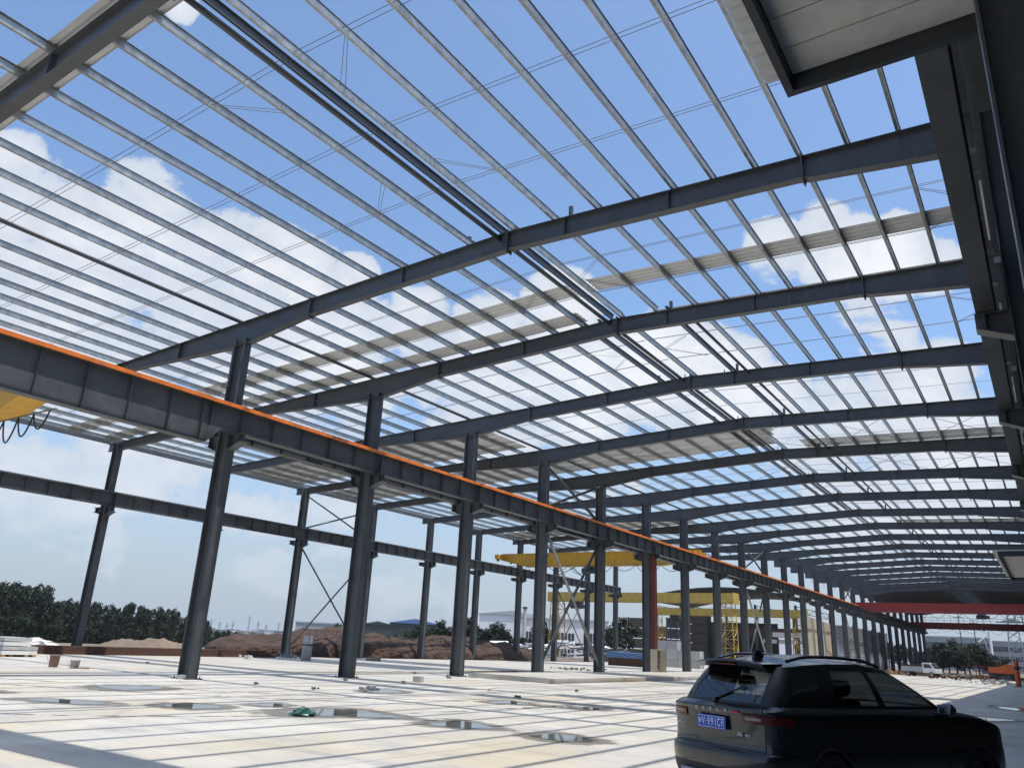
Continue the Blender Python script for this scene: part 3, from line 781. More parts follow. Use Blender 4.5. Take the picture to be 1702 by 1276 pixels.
def build_car():
    th = math.radians(62.5)
    car = thing('parked_car', (-3.50, 9.54, 0), 'dark grey sport utility car with blue licence plate parked in the shade', 'car', rz=th)
    S = .965
    car.scale = (1.0, .995, S)
    SUB = 5
    # plan outline of the lower body, right half (y negative later), rear centre to front centre
    ring = np.array([(0, 0), (.010, .40), (.045, .63), (.13, .79), (.30, .880), (.60, .905), (1.10, .915), (2.02, .915), (3.05, .912), (3.62, .905), (4.14, .87), (4.46, .76), (4.66, .54), (4.74, .26), (4.76, 0)])
    rows = [(.20, .14, -.07, .12), (.30, .05, -.02, .03), (.45, .0, 0, 0), (.62, -.01, 0, 0), (.665, .055, -.002, .01), (.80, .065, -.004, .02), (.955, .058, -.002, .03), (1.045, .045, -.004, .05), (1.095, .028, -.016, .08), (1.125, .075, -.05, .12), (1.15, .125, -.085, .16)]
    def row_pts(z, ri, dw, fi):
        o = []
        for x, y in ring:
            wr = max(0., 1-x/.45); wf = max(0., (x-4.0)/.76)
            xx = x+ri*wr-fi*wf
            yy = y*(.915+dw*(1 if y > .3 else y/.3))/.915
            zz_ = z
            if z > .8 and x > 3.0:                       # bonnet falls towards the nose
                top = 1.135-.075*max(0, (x-3.1))/1.0-.15*max(0, (x-3.9))/.8
                zz_ = .8+(z-.8)*(top-.8)/.35
            o.append((xx, yy, zz_))
        return o
    G = np.array([row_pts(*r) for r in rows])            # rows x pts x 3
    G = np.transpose(catmull(np.transpose(catmull(G, 3), (1, 0, 2)), SUB), (1, 0, 2))
    nr, nu = G.shape[:2]
    parts = {}
    def face(part, pts):
        m = parts.setdefault(part, MB()); m.add(pts, [tuple(range(len(pts)))])
    wheels = [(.98, .34), (3.70, .34)]
    def key_body(u, r, c):
        iv = u//SUB; zr = r//3
        x, y, z = c
        for wx, wz in wheels:
            if iv >= 4 and iv <= 10 and math.hypot(x-wx, z-wz) < .375: return None
        if zr == 6 and ((iv in (1, 2, 3) and abs(y) > .44) or (iv == 4 and x < .42)): return 'reversing_lens' if (r % 3 == 1 and .50 < abs(y) and x < .12) else 'tail_lamp'
        if z < .40 or (iv <= 3 and z < .46): return 'lower_cladding'
        if iv <= 2 and z > .655 and abs(y) < .735: return 'tailgate'
        if iv <= 3 and z <= .655: return 'rear_bumper'
        if iv == 6 : return 'rear_door'
        if iv == 7: return 'front_door'
        if iv >= 11 and z < .75: return 'front_bumper'
        return 'rear_quarter' if iv <= 5 else 'front_body'
    seen = {}
    for side in (-1, 1):
        for r in range(nr-1):
            for u in range(nu-1):
                q = [G[r, u], G[r, u+1], G[r+1, u+1], G[r+1, u]]
                c = sum(q)/4
                k = key_body(u, r, c)
                if k is None: continue
                off = .012 if k in ('tail_lamp', 'reversing_lens') else 0
                pts = [(p[0]-off*(1 if c[0] < .2 else .2), side*(abs(p[1])+off*(.3 if c[0] < .2 else 1)), p[2]) for p in q]
                if side == 1: pts = pts[::-1]
                nm = k+('|%d' % side if k in ('tail_lamp', 'reversing_lens', 'rear_door', 'front_door', 'rear_quarter') else '')
                face(nm, pts)
    # bonnet and shoulder cap over the top ring
    T = G[-1]
    for u in range(nu-1):
        for j in range(8):
            def P(uu, t):
                x, y, z = T[uu]; yy = -y+2*y*t
                return (x, yy, z+.035*(1-(2*t-1)**2) if x > 3.2 else z)
            face('bonnet' if T[u][0] > 3.2 else 'parcel_shelf', [P(u, j/8), P(u+1, j/8), P(u+1, (j+1)/8), P(u, (j+1)/8)])
    # greenhouse
    belt = np.array([(.135, 0), (.150, .40), (.195, .60), (.29, .73), (.43, .79), (.80, .815), (1.15, .825), (1.95, .83), (2.07, .83), (3.05, .80), (3.26, .74), (3.42, .55), (3.50, .30), (3.53, 0)])
    roof = np.array([(.53, 0), (.535, .36), (.555, .52), (.62, .60), (.74, .635), (.92, .648), (1.30, .652), (1.80, .65), (1.90, .65), (2.34, .62), (2.47, .55), (2.56, .40), (2.60, .20), (2.62, 0)])
    zb = [1.145]*10+[1.135, 1.13, 1.125, 1.125]
    zrf = [1.595, 1.595, 1.593, 1.59, 1.60, 1.62, 1.645, 1.655, 1.65, 1.60, 1.575, 1.585, 1.595, 1.60]
    fr = [0, .07, .25, .5, .75, .93, 1.0]
    rings = []
    for f in fr:
        bul = .03*math.sin(math.pi*f)
        o = []
        for i in range(14):
            x = belt[i, 0]*(1-f)+roof[i, 0]*f; y = belt[i, 1]*(1-f)+roof[i, 1]*f
            o.append((x-(bul if i < 3 else 0)+(bul if i > 10 else 0), y+bul*(1 if 3 <= i <= 10 else y), zb[i]*(1-f)+zrf[i]*f))
        rings.append(o)
    R_ = np.transpose(catmull(np.transpose(np.array(rings), (1, 0, 2)), SUB), (1, 0, 2))
    nu2 = R_.shape[1]
    for side in (-1, 1):
        for r in range(len(fr)-1):
            for u in range(nu2-1):
                iv = u//SUB; tt = (u % SUB)/SUB
                pts = [R_[r, u], R_[r, u+1], R_[r+1, u+1], R_[r+1, u]]
                pts = [(p[0], side*abs(p[1]), p[2]) for p in pts]
                if side == 1: pts = pts[::-1]
                mid = 1 <= r <= len(fr)-3
                if iv <= 1 and mid: k = 'rear_window'
                elif iv in (6, 8) and mid: k = '%s_side_window|%d' % ('rear' if iv == 6 else 'front', side)
                elif iv >= 10 and mid: k = 'windscreen'
                elif (iv == 4 and r <= 3) or (iv == 5 and r <= 3-int(tt*4)) or (iv == 3 and r <= 1): k = 'quarter_panel|%d' % side
                elif iv == 9: k = 'front_pillar|%d' % side
                else: k = 'window_surround'
                face(k, pts)
    E = R_[-1]; nv = 10
    def RP(u, t):
        x, y, z = E[u]; s = 2*t-1
        w = min(1, max(0, (x-.53)/.35))*min(1, max(0, (2.62-x)/.5))
        return (x, y*s, z+(.075*w+.018)*(1-s*s))
    for u in range(nu2-1):
        for j in range(nv):
            face('roof', [RP(u, j/nv), RP(u+1, j/nv), RP(u+1, (j+1)/nv), RP(u, (j+1)/nv)])
    mats = {'tail_lamp': LAMP, 'reversing_lens': LAMPC, 'lower_cladding': PLASTIC, 'rear_window': GLASS_R, 'windscreen': GLASS_S, 'window_surround': BLK, 'parcel_shelf': BLK}
    made = {}
    for k, m in sorted(parts.items(), key=lambda q: q[0].startswith('rever')):
        nm = k.split('|')[0]
        me = m.mesh(nm, GLASS_S if 'side_window' in nm else mats.get(nm, PAINT), True)
        import bmesh
        bm = bmesh.new(); bm.from_mesh(me); bmesh.ops.remove_doubles(bm, verts=bm.verts, dist=.0004); bm.to_mesh(me); bm.free()
        made[k] = link(nm, me, made['tail_lamp|'+k.split('|')[1]] if nm == 'reversing_lens' else car)
    # rear spoiler
    sp_ = MB(); n = 12
    for j in range(n+1):
        t = -1+2*j/n; y = t*.55; k = 1-.35*abs(t)**6
        for x, z in ((.66, 1.625), (.27+.07*abs(t)**2, 1.632-.02*t*t), (.255+.07*abs(t)**2, 1.612-.02*t*t), (.33+.07*t*t, 1.565-.02*t*t), (.60, 1.555)):
            sp_.v.append((x, y, z+.022*(1-t*t)))
    for j in range(n):
        for i in range(5): sp_.f.append((j*5+i, (j+1)*5+i, (j+1)*5+(i+1) % 5, j*5+(i+1) % 5))
    sp_.f.append(tuple(range(5))); sp_.f.append(tuple(n*5+i for i in range(4, -1, -1)))
    sp_.build('rear_spoiler', PAINT, car, smooth=False)
    MB().box(.285, .31, -.16, .16, 1.586, 1.600).build('brake_light', LAMP, car)
    # roof rails
    for s in (-1, 1):
        pts = []
        for k in range(15):
            t = k/14; x = .70+1.62*t
            zr_ = 1.655+.045*min(1, 6*min(t, 1-t)) + .035*math.sin(math.pi*t)-.02*t
            pts.append(Vector((x, s*(.565-.02*math.sin(math.pi*t)*-1), zr_)))
        m = MB()
        for a, b in zip(pts[:-1], pts[1:]): m.tube(a, b, .019, 8, caps=False)
        m.build('roof_rail', CHROME if s == 1 else PLASTIC, car, smooth=True)  # twin rails, lit one bright and shaded one dark by material
    # shark-fin aerial
    f = MB().prism([(.74, 1.665), (.98, 1.675), (.93, 1.70), (.84, 1.765), (.775, 1.775)], 'y', -.022, .022)
    f.build('roof_aerial', BLK, car)
    # wiper
    MB().tube((.150, .05, 1.185), (.275, -.33, 1.36), .010, 6).tube((.145, .05, 1.16), (.145, .05, 1.20), .03, 8).build('rear_wiper', BLK, car)
    # licence plate and lettering on the tailgate
    zp = .925; xp = .030
    pl = MB().box(xp-.012, xp, -.24, .24, zp-.073, zp+.073).build('licence_plate', PLATE, car)
    wht = mat_base('plate_white', (.80, .82, .84), .5)
    b = MB()
    for y0, y1, z0, z1 in ((-.212, .212, .060, .064), (-.212, .212, -.064, -.060), (-.212, -.208, -.0598, .0598), (.208, .212, -.0598, .0598)):
        b.box(xp-.0145, xp-.0122, y0, y1, zp+z0, zp+z1)
    b.build('plate_border', wht, pl)
    def text(s, size, y, z, x, mat, parent, name, sx=1.0, align='CENTER', ext=.002, tilt=0.0, shear=0):
        cu = bpy.data.curves.new('lettering', 'FONT'); cu.body = s; cu.size = size; cu.extrude = ext
        cu.align_x = align; cu.align_y = 'CENTER'; cu.shear = shear
        o = bpy.data.objects.new('lettering', cu); COL.objects.link(o)
        dg = bpy.context.evaluated_depsgraph_get(); dg.update()
        me = bpy.data.meshes.new_from_object(o.evaluated_get(dg)); bpy.data.objects.remove(o); bpy.data.curves.remove(cu)
        T_ = Matrix(((0, 0, -1, x), (-sx, 0, 0, y), (0, 1, 0, z), (0, 0, 0, 1)))
        me.transform(T_); me.materials.clear(); me.materials.append(mat)
        return link(name, me, parent)
    text('鲁', .060, .182, zp, xp-.0125, wht, pl, 'plate_character', .9)
    text('V', .125, .125, zp, xp-.0125, wht, pl, 'plate_character', .62)
    text('·', .12, .078, zp, xp-.0125, wht, pl, 'plate_character', .8)
    for k, ch in enumerate('991CF'): text(ch, .125, .038-k*.056, zp, xp-.0125, wht, pl, 'plate_character', .62)
    for k, ch in enumerate('GEELY'): text(ch, .054, .24-k*.12, 1.068, .020, BADGE, made['tailgate'], 'badge_letter', 1.35, ext=.004)
    text('X6', .062, -.42, .83, .052, BADGE, made['tailgate'], 'model_badge', 1.1, shear=.2)
    text('PRO', .034, -.535, .825, .060, BADGE, made['tailgate'], 'model_badge', 1.2, shear=.2)
    text('吉利汽车', .034, .60, .86, .085, BADGE, made['tailgate'], 'maker_badge', 1.0)
    MB().box(.024, .034, -.44, -.33, 1.055, 1.075).build('red_sticker', mat_base('red_sticker', (.55, .02, .03), .5), made['tailgate'])
    MB().box(-.022, .05, -.50, .50, .30, .37).build('skid_plate', MAT['greysheet'], car)
    # shut lines of the tailgate
    sl = MB(); rz_ = min(range(nr), key=lambda r: abs(G[r, 0, 2]-.658))
    for side in (-1, 1):
        for u in range(0, 3*SUB-2):
            a, b = G[rz_, u], G[rz_, u+1]
            sl.add([(a[0]-.006, side*a[1], a[2]-.007), (b[0]-.006, side*b[1], b[2]-.007), (b[0]-.006, side*b[1], b[2]+.007), (a[0]-.006, side*a[1], a[2]+.007)], [(0, 1, 2, 3)])
        uu = 3*SUB-2
        for r in range(rz_, nr-2):
            a, b = G[r, uu], G[r+1, uu]
            sl.add([(a[0]-.007, side*(a[1]-.005), a[2]), (a[0]-.001, side*(a[1]+.007), a[2]), (b[0]-.001, side*(b[1]+.007), b[2]), (b[0]-.007, side*(b[1]-.005), b[2])], [(0, 1, 2, 3)])
        for us in (6*SUB, 7*SUB, 8*SUB):
            for r in range(3, nr-1):
                a, b = G[r, us], G[r+1, us]
                sl.add([(a[0]-.005, side*(a[1]+.003), a[2]), (a[0]+.005, side*(a[1]+.003), a[2]), (b[0]+.005, side*(b[1]+.003), b[2]), (b[0]-.005, side*(b[1]+.003), b[2])], [(0, 1, 2, 3)])
    stuff(sl.build('shut_lines', MAT['black'], car))
    # mirrors
    for s in (-1, 1):
        mm = MB().lathe([(0, -.115), (.05, -.10), (.085, -.05), (.09, 0), (.085, .05), (.05, .10), (0, .115)], 14)
        mir = mm.build('wing_mirror', PAINT, car, (2.98, s*1.0, 1.15), smooth=True); mir.scale = (.9, 1.25, .78); mir.rotation_euler = (0, .25, 0)
        MB().box(-.075, -.06, -.07, .07, -.07, .07).build('mirror_glass', CHROME, mir)
        MB().tube((3.02, s*.83, 1.08), (3.0, s*.95, 1.10), .025, 8).build('mirror_arm', BLK, car)
    # door handles
    for s in (-1, 1):
        for x in (1.30, 2.25):
            MB().box(x, x+.20, s*.917, s*.940, .93, .955).build('door_handle', PAINT, made['rear_door|%d' % s] if x < 2 else made['front_door|%d' % s])
    # wheels
    prof = [(.21, -.105), (.31, -.11), (.335, -.085), (.34, 0), (.335, .085), (.31, .11), (.21, .105)]
    for wx, wz in wheels:
        for s in (-1, 1):
            ty = MB().lathe(prof, 28).build('tyre', MAT['black'], car, (wx, s*.80, wz), smooth=True); ty.rotation_euler = (math.pi/2, 0, 0)
            rm = MB()
            rm.lathe([(.215, -.10), (.215, .02), (.19, .05), (.05, .03), (0, .03)], 24)
            for k in range(5):
                a = 2*math.pi*k/5; rm.tube((.04*math.cos(a), .04*math.sin(a), -.10*s*-1), (.20*math.cos(a), .20*math.sin(a), -.10*s*-1), .028, 6)
            rm.build('rim', PLASTIC, ty, smooth=False)
            ar = MB()
            for k in range(16):
                a0, a1 = math.pi*k/16, math.pi*(k+1)/16
                ar.tube((wx+.378*math.cos(a0), s*.897, wz+.378*math.sin(a0)), (wx+.378*math.cos(a1), s*.897, wz+.378*math.sin(a1)), .024, 6, caps=False)
            ar.build('wheel_arch', MAT['black'], car)
            MB().prism([(wx-.40, wz-.05), (wx+.40, wz-.05), (wx+.30, wz+.34), (wx-.30, wz+.34)], 'y', s*.40, s*.42).build('arch_liner', MAT['black'], car)
    # inside
    MB().box(.35, 3.4, -.80, .80, .28, .34).build('floor_pan', SEAT, car)
    def seat(x, y, w, name):
        m = MB().box(x, x+.50, y-w/2, y+w/2, .55, .70)
        m.prism([(x-.02, .68), (x+.10, .68), (x-.12, 1.22), (x-.22, 1.22)], 'y', y-w/2, y+w/2)
        st = m.build(name, SEAT, car)
        return st
    def head(x, y, parent):
        h = MB().lathe([(0, -.10), (.10, -.095), (.135, -.03), (.14, .03), (.11, .09), (0, .10)], 14)
        o = h.build('headrest', SEAT, parent, (x, y, 1.36), smooth=True); o.scale = (.55, 1.05, 1)
        MB().tube((x, y-.05, 1.18), (x, y-.05, 1.29), .010, 6).tube((x, y+.05, 1.18), (x, y+.05, 1.29), .010, 6).build('headrest_post', CHROME, parent)
    for y in (-.37, .37):
        s_ = seat(1.98, y, .50, 'front_seat'); head(1.83, y, s_)
    s_ = seat(1.15, 0, 1.30, 'rear_seat')
    for y in (-.40, .40): head(1.02, y, s_)
    MB().prism([(2.85, .75), (3.45, .75), (3.45, 1.10), (3.0, 1.12), (2.85, 1.02)], 'y', -.74, .74).build('dashboard', SEAT, car)
    m = MB()
    for k in range(18):
        a0, a1 = 2*math.pi*k/18, 2*math.pi*(k+1)/18
        m.tube((2.72+.06*math.sin(a0), .37+.18*math.cos(a0), 1.0+.17*math.sin(a0)), (2.72+.06*math.sin(a1), .37+.18*math.cos(a1), 1.0+.17*math.sin(a1)), .014, 6, caps=False)
    m.build('steering_wheel', SEAT, car)
    return car
build_car()

# ------------------------------------------------------------------ puddles, wet patches and small things on the floor
def wet_mat(name, col, rough, spec, lo, hi, top):
    """a wet film whose edge breaks up: coverage comes from the rim distance stored on the mesh plus noise"""
    m = bpy.data.materials.new(name); m.use_nodes = True; nt = m.node_tree; L = nt.links
    b = nt.nodes['Principled BSDF']; b.inputs['Base Color'].default_value = (*col, 1)
    b.inputs['Roughness'].default_value = rough; b.inputs['Specular IOR Level'].default_value = spec; b.inputs['IOR'].default_value = 1.33
    at = nt.nodes.new('ShaderNodeAttribute'); at.attribute_name = 'rim'
    ge = nt.nodes.new('ShaderNodeNewGeometry'); n = nt.nodes.new('ShaderNodeTexNoise'); n.inputs['Scale'].default_value = 2.6; n.inputs['Detail'].default_value = 8; n.inputs['Roughness'].default_value = .62
    L.new(ge.outputs['Position'], n.inputs['Vector'])
    ma = nt.nodes.new('ShaderNodeMath'); ma.operation = 'MULTIPLY_ADD'; L.new(n.outputs[0], ma.inputs[0]); ma.inputs[1].default_value = 1.1; L.new(at.outputs['Fac'], ma.inputs[2])
    mr = nt.nodes.new('ShaderNodeMapRange'); mr.interpolation_type = 'SMOOTHSTEP'; L.new(ma.outputs[0], mr.inputs[0])
    mr.inputs[1].default_value = lo; mr.inputs[2].default_value = hi; mr.inputs[4].default_value = top
    L.new(mr.outputs[0], b.inputs['Alpha'])
    return m
MAT['water'] = wet_mat('puddle_water', (.13, .13, .12), .035, .5, 1.02, 1.10, .96)
MAT['dampfilm'] = wet_mat('damp_film', (.20, .185, .16), .42, .4, .70, 1.10, .75)
MAT['damp'] = mat_base('damp_concrete', (.17, .165, .15), .30, var=.2, vscale=1.5)
def blob(pts, z, grow=1.0, seed=0, jit=.05, n=44):
    rg = random.Random(seed)
    c = sum((Vector(p) for p in pts), Vector((0, 0)))/len(pts)
    P = [Vector(p) for p in pts]; k = len(P); ring_ = []
    for i in range(n):
        t = i*k/n; a = int(t) % k; f = t-int(t)
        p0, p1, p2, p3 = P[(a-1) % k], P[a], P[(a+1) % k], P[(a+2) % k]
        q = .5*((2*p1)+(-p0+p2)*f+(2*p0-5*p1+4*p2-p3)*f*f+(-p0+3*p1-3*p2+p3)*f**3)
        ring_.append((q-c)*(grow*(1+rg.uniform(-jit, jit))))
    ar = sum(ring_[i].x*ring_[(i+1) % n].y-ring_[(i+1) % n].x*ring_[i].y for i in range(n))
    if ar < 0: ring_ = ring_[::-1]
    m = MB(); rim = []
    for s_, e in ((1.0, 0.0), (.72, .45), (.42, .85)):
        for q in ring_: m.v.append((c.x+q.x*s_, c.y+q.y*s_, z)); rim.append(e)
    for l in range(2):
        for i in range(n): m.f.append((l*n+i, l*n+(i+1) % n, (l+1)*n+(i+1) % n, (l+1)*n+i))
    m.f.append(tuple(2*n+i for i in range(n)))
    m.rim = rim; return m
def build_wet(m, name, mat):
    o = m.build(name, mat); at = o.data.attributes.new('rim', 'FLOAT', 'POINT'); at.data.foreach_set('value', m.rim); return o
PUD = [
 ([(-18.9, 9.0), (-18.7, 10.0), (-17.2, 10.6), (-17.1, 9.7)], 'oval puddle nearest the shadow of the sheeted roof beam'),
 ([(-16.7, 10.9), (-16.8, 12.0), (-15.5, 12.3), (-15.3, 11.1)], 'round puddle between the oval puddle and the long one'),
 ([(-15.9, 12.8), (-16.05, 13.8), (-15.3, 13.9), (-15.1, 13.1)], 'small puddle beside the green bag puddle'),
 ([(-14.4, 12.2), (-14.6, 13.8), (-13.9, 14.7), (-12.6, 14.4), (-11.5, 14.1), (-12.4, 13.2), (-13.3, 12.1)], 'long narrow puddle holding the green bag'),
 ([(-11.1, 13.3), (-11.2, 14.9), (-9.4, 14.2), (-9.95, 13.4)], 'bright puddle at the tip of the long one'),
 ([(-8.7, 13.5), (-8.5, 14.7), (-7.1, 14.15), (-7.5, 13.25)], 'puddle beside the rear of the car'),
 ([(-18.6, 19.3), (-18.8, 20.9), (-17.4, 20.5), (-17.3, 19.0)], 'shallow puddle with a clump of rubble in it'),
 ([(-22.1, 12.4), (-22.2, 14.0), (-20.6, 14.3), (-20.3, 12.4)], 'pale wide puddle before the first column past the deep girder'),
 ([(-14.1, 19.7), (-14.2, 21.3), (-12.7, 20.6), (-13.0, 19.8)], 'puddle in the shadow of the lone sheet strip'),
 ([(-12.4, 20.2), (-12.3, 21.0), (-11.1, 21.8), (-10.7, 20.6)], 'narrow puddle along the shadow line beside the tyre track'),
 ([(-28.4, 38.0), (-28.9, 46), (-26.6, 43), (-26.7, 36)], 'long puddle behind the inner column row'),
 ([(-2.8, 43.5), (-1.3, 42.6), (-1.2, 39.6), (-2.3, 40.6)], 'bright puddle in the shade ahead of the car'),
 ([(-3.0, 33.2), (-1.9, 33.0), (-1.2, 32.6), (-2.4, 30.4)], 'second puddle in the shade ahead of the car'),
 ([(-23.0, 8.6), (-22.9, 9.6), (-20.8, 9.9), (-20.6, 9.0)], 'faint puddle by the deep girder'),
]
for i, (p, lb) in enumerate(PUD):
    o = build_wet(blob(p, .0045, 1.42, i), 'damp_patch', MAT['dampfilm'])
    tag(o, 'damp rim of the '+lb, 'damp patch', 'damp patches on the slab')
    o = build_wet(blob(p, .0085, 1.06, i+50), 'puddle', MAT['water']); tag(o, lb, 'puddle', 'puddles on the slab')

def tyre_mark(pts, w, label, z=.003):
    m = MB(); P = catmull(np.array(pts), 10)
    for i in range(len(P)):
        a, b = P[max(0, i-1)], P[min(len(P)-1, i+1)]; d = b-a; d = d/np.linalg.norm(d); nrm = np.array([-d[1], d[0]])
        for s_ in (-1, 1): m.v.append((P[i][0]+nrm[0]*s_*w/2, P[i][1]+nrm[1]*s_*w/2, z))
    for i in range(len(P)-1): m.f.append((2*i, 2*i+2, 2*i+3, 2*i+1))
    m.rim = [.35]*len(m.v)
    return tag(build_wet(m, 'tyre_mark', MAT['track']), label, 'tyre mark', 'tyre marks on the slab')
MAT['track'] = wet_mat('tyre_rubber', (.16, .15, .14), .8, .3, .78, 1.05, .7)
lp = [tuple(on_z(*q)[:2]) for q in [(1130, 1142), (1000, 1141), (900, 1140), (840, 1141), (812, 1146), (830, 1153), (870, 1160), (930, 1166), (1010, 1172), (1100, 1178)]]
tyre_mark(lp, .10, 'thin looping tyre mark on the slab left of the car')
tyre_mark([(-30, 9), (-24, 10.5), (-16, 15.5), (-9, 24), (-7, 40)], .22, 'wide faint tyre track curving across the slab, inner one', .0033)
tyre_mark([(-31, 10.6), (-24.8, 12.1), (-17.4, 16.7), (-10.6, 24.8), (-8.6, 40)], .22, 'wide faint tyre track curving across the slab, outer one', .0036)
tyre_mark([(-20, 5), (-15, 9), (-12.4, 17), (-12.8, 30), (-15, 48)], .18, 'faint tyre track running up the middle of the hall', .0039)

# raised concrete strip along the inner columns
pf = thing('raised_slab', (-21.4, 32.2, 0), 'low raised concrete slab around the inner column feet', 'raised slab')
for k in range(6):
    MB().box(-2.4, 2.2, k*5+.01, k*5+4.99, .001, .21).build('slab_panel', MAT['concrete'], pf)

# buckets, cylinder, blocks, bag, rubble
def bucket(p, r, h, mat, label):
    root = thing('bucket', p, label, 'bucket', 'paint buckets on the slab')
    MB().lathe([(0, .005), (r*.86, .005), (r, h), (r*1.06, h), (r*1.06, h-.03), (r*.97, h-.03), (r*.84, .03), (0, .03)], 20).build('pail', mat, root, smooth=True)
    m = MB()
    for k in range(10):
        a0, a1 = math.pi*k/10, math.pi*(k+1)/10
        m.tube((r*1.05*math.cos(a0), .0, h-.05-r*1.0*math.sin(a0)), (r*1.05*math.cos(a1), -.02, h-.05-r*1.0*math.sin(a1)), .006, 5, caps=False)
    m.build('wire_handle', MAT['rod'], root, (0, -r*.98, 0))
bucket(on_z(88, 1108), .18, .42, mat_base('brown_pail', (.20, .12, .10), .6, var=.3), 'brown stained bucket standing on the slab')
bucket(on_z(123, 1110), .17, .30, mat_base('grey_pail', (.42, .40, .40), .6, var=.2), 'pale grey bucket standing on the slab')
tag(MB().box(-.25, .25, -.06, .06, .001, .04).build('board_scrap', MAT['wood'], None, on_z(136, 1111), .5), 'short board lying beside the pale bucket', 'board')
p = on_z(508, 1097)
root = thing('concrete_cylinder', p, 'weathered standing concrete cylinder near the outer columns', 'cylinder')
MB().lathe([(0, .001), (.32, .001), (.30, 1.0), (.28, 1.50), (.26, 1.50), (.26, 1.2), (0, 1.2)], 20).build('body', MAT['block'], root, smooth=True)
MB().lathe([(.312, .90), (.335, .90), (.335, .97), (.312, .97)], 20).build('hoop', MAT['rust'], root)
tag(MB().box(-.12, .12, -.10, .10, .001, .13).build('concrete_block', MAT['block'], None, on_z(302, 1128), .3), 'small concrete block at the foot of first column past deep girder', 'block')
tag(MB().box(-.17, .17, -.14, .14, .001, .22).build('concrete_block', MAT['block'], None, on_z(695, 1133), .2), 'grey concrete block alone on the slab between inner columns', 'block')
tag(MB().box(-.5, .5, -.2, .2, .001, .22).build('concrete_block', MAT['damp'], None, on_z(620, 1098), .1), 'dark block lying near the outer columns', 'block')
def rubble(c, n, spread, size, label, mat, name='rubble_clump', seed=0):
    rg = random.Random(seed); m = MB()
    for k in range(n):
        a = rg.uniform(0, 6.28); r = spread*rg.random()**.7
        x, y = r*math.cos(a), r*math.sin(a); s = size*rg.uniform(.4, 1.2); zz_ = rg.uniform(0, .6)*size
        vs = [(x+s*rg.uniform(.6, 1)*dx, y+s*rg.uniform(.6, 1)*dy, max(.001, zz_+s*.7*dz*rg.uniform(.6, 1)+s*.35)) for dx in (-.5, .5) for dy in (-.5, .5) for dz in (-.5, .5)]
        m.add(vs, [(0, 1, 3, 2), (4, 6, 7, 5), (0, 4, 5, 1), (2, 3, 7, 6), (0, 2, 6, 4), (1, 5, 7, 3)])
    o = m.build(name, mat, None, c); tag(o, label, 'rubble'); return stuff(o)
rubble(on_z(612, 1148, .01), 26, .32, .14, 'clump of rubble and bent wire sitting in a shallow puddle', MAT['block'], seed=1)
rubble(on_z(490, 1093), 60, 1.0, .18, 'heap of pale scrap wire beside the concrete cylinder', MAT['galv'], seed=2)
rubble(on_z(1100, 1117), 40, 1.6, .14, 'debris lying at the foot of the inner columns', MAT['damp'], seed=3)
rubble(on_z(960, 1113), 70, 2.2, .13, 'dark debris spread behind the inner columns', MAT['damp'], seed=4)
rubble(on_z(410, 1094), 12, .5, .16, 'small pale rubble by the rusty steel strip', MAT['white'], seed=5)
for k, (px, py) in enumerate([(424, 1139), (746, 1128), (245, 1103), (860, 1159), (672, 1137), (575, 1131), (690, 1120), (525, 1146), (1120, 1128), (960, 1150)]):
    rubble(on_z(px, py), 4, .10, .10, 'small stone lying on the slab', MAT['damp'], 'loose_stone', 20+k)['group'] = 'loose stones on the slab'
# green bag
m = MB(); rg = random.Random(4); nn, kk = 12, 6
for j in range(kk+1):
    f = j/kk
    for i in range(nn):
        a = 2*math.pi*i/nn; r = .26*math.sin(math.pi*min(.98, .5+f*.5))*(1+rg.uniform(-.22, .22)) if j else .27*(1+rg.uniform(-.15, .15))
        m.v.append((r*1.25*math.cos(a), r*.8*math.sin(a), .012+.17*f+(rg.uniform(-.02, .02) if j else 0)))
for j in range(kk):
    for i in range(nn): m.f.append((j*nn+i, j*nn+(i+1) % nn, (j+1)*nn+(i+1) % nn, (j+1)*nn+i))
m.f.append(tuple(kk*nn+i for i in range(nn)))
tag(m.build('plastic_bag', mat_base('green_plastic', (.02, .10, .07), .35, var=.3, vscale=12), None, on_z(503, 1189, .0)), 'crumpled dark green plastic bag lying in the long puddle', 'bag')

# red duct and control cabinet at the sixth column
MAT['ductred'] = mat_base('duct_red', (.12, .018, .015), .5, var=.2)
root = thing('power_duct', (XB+.55, YF(6), 0), 'tall red steel duct running up the sixth inner column past deep girder', 'duct')
MB().box(-.16, .16, -.20, .20, 1.5, 8.30).build('duct', MAT['ductred'], root)
for z in (2.6, 4.4, 6.2): MB().box(-.18, .18, -.22, .22, z, z+.06).build('clamp', MAT['red'], root)
MB().path([(.17, -.2, 8.3), (.25, -.5, 8.9), (.27, -.3, 9.3)], .035, 6).build('cable', MAT['black'], root)
root = thing('control_cabinet', (XB+.95, YF(6)-.6, 0), 'pale open control cabinet at the foot of the red duct', 'cabinet')
MB().box(-.25, .25, -.45, -.41, .001, 1.72).box(-.25, .25, .41, .45, .001, 1.72).box(-.25, .25, -.41, .41, .001, .10).box(-.25, .25, -.41, .41, 1.68, 1.72).box(-.25, -.22, -.41, .41, .10, 1.68).build('case', MAT['beige'], root)
for z in (.45, .8, 1.15, 1.4):
    MB().box(-.21, .05, -.32, .28, z, z+.16).build('switch_unit', MAT['black'], root)
MB().box(.251, .55, .455, .475, .12, 1.66).build('door', MAT['beige'], root)

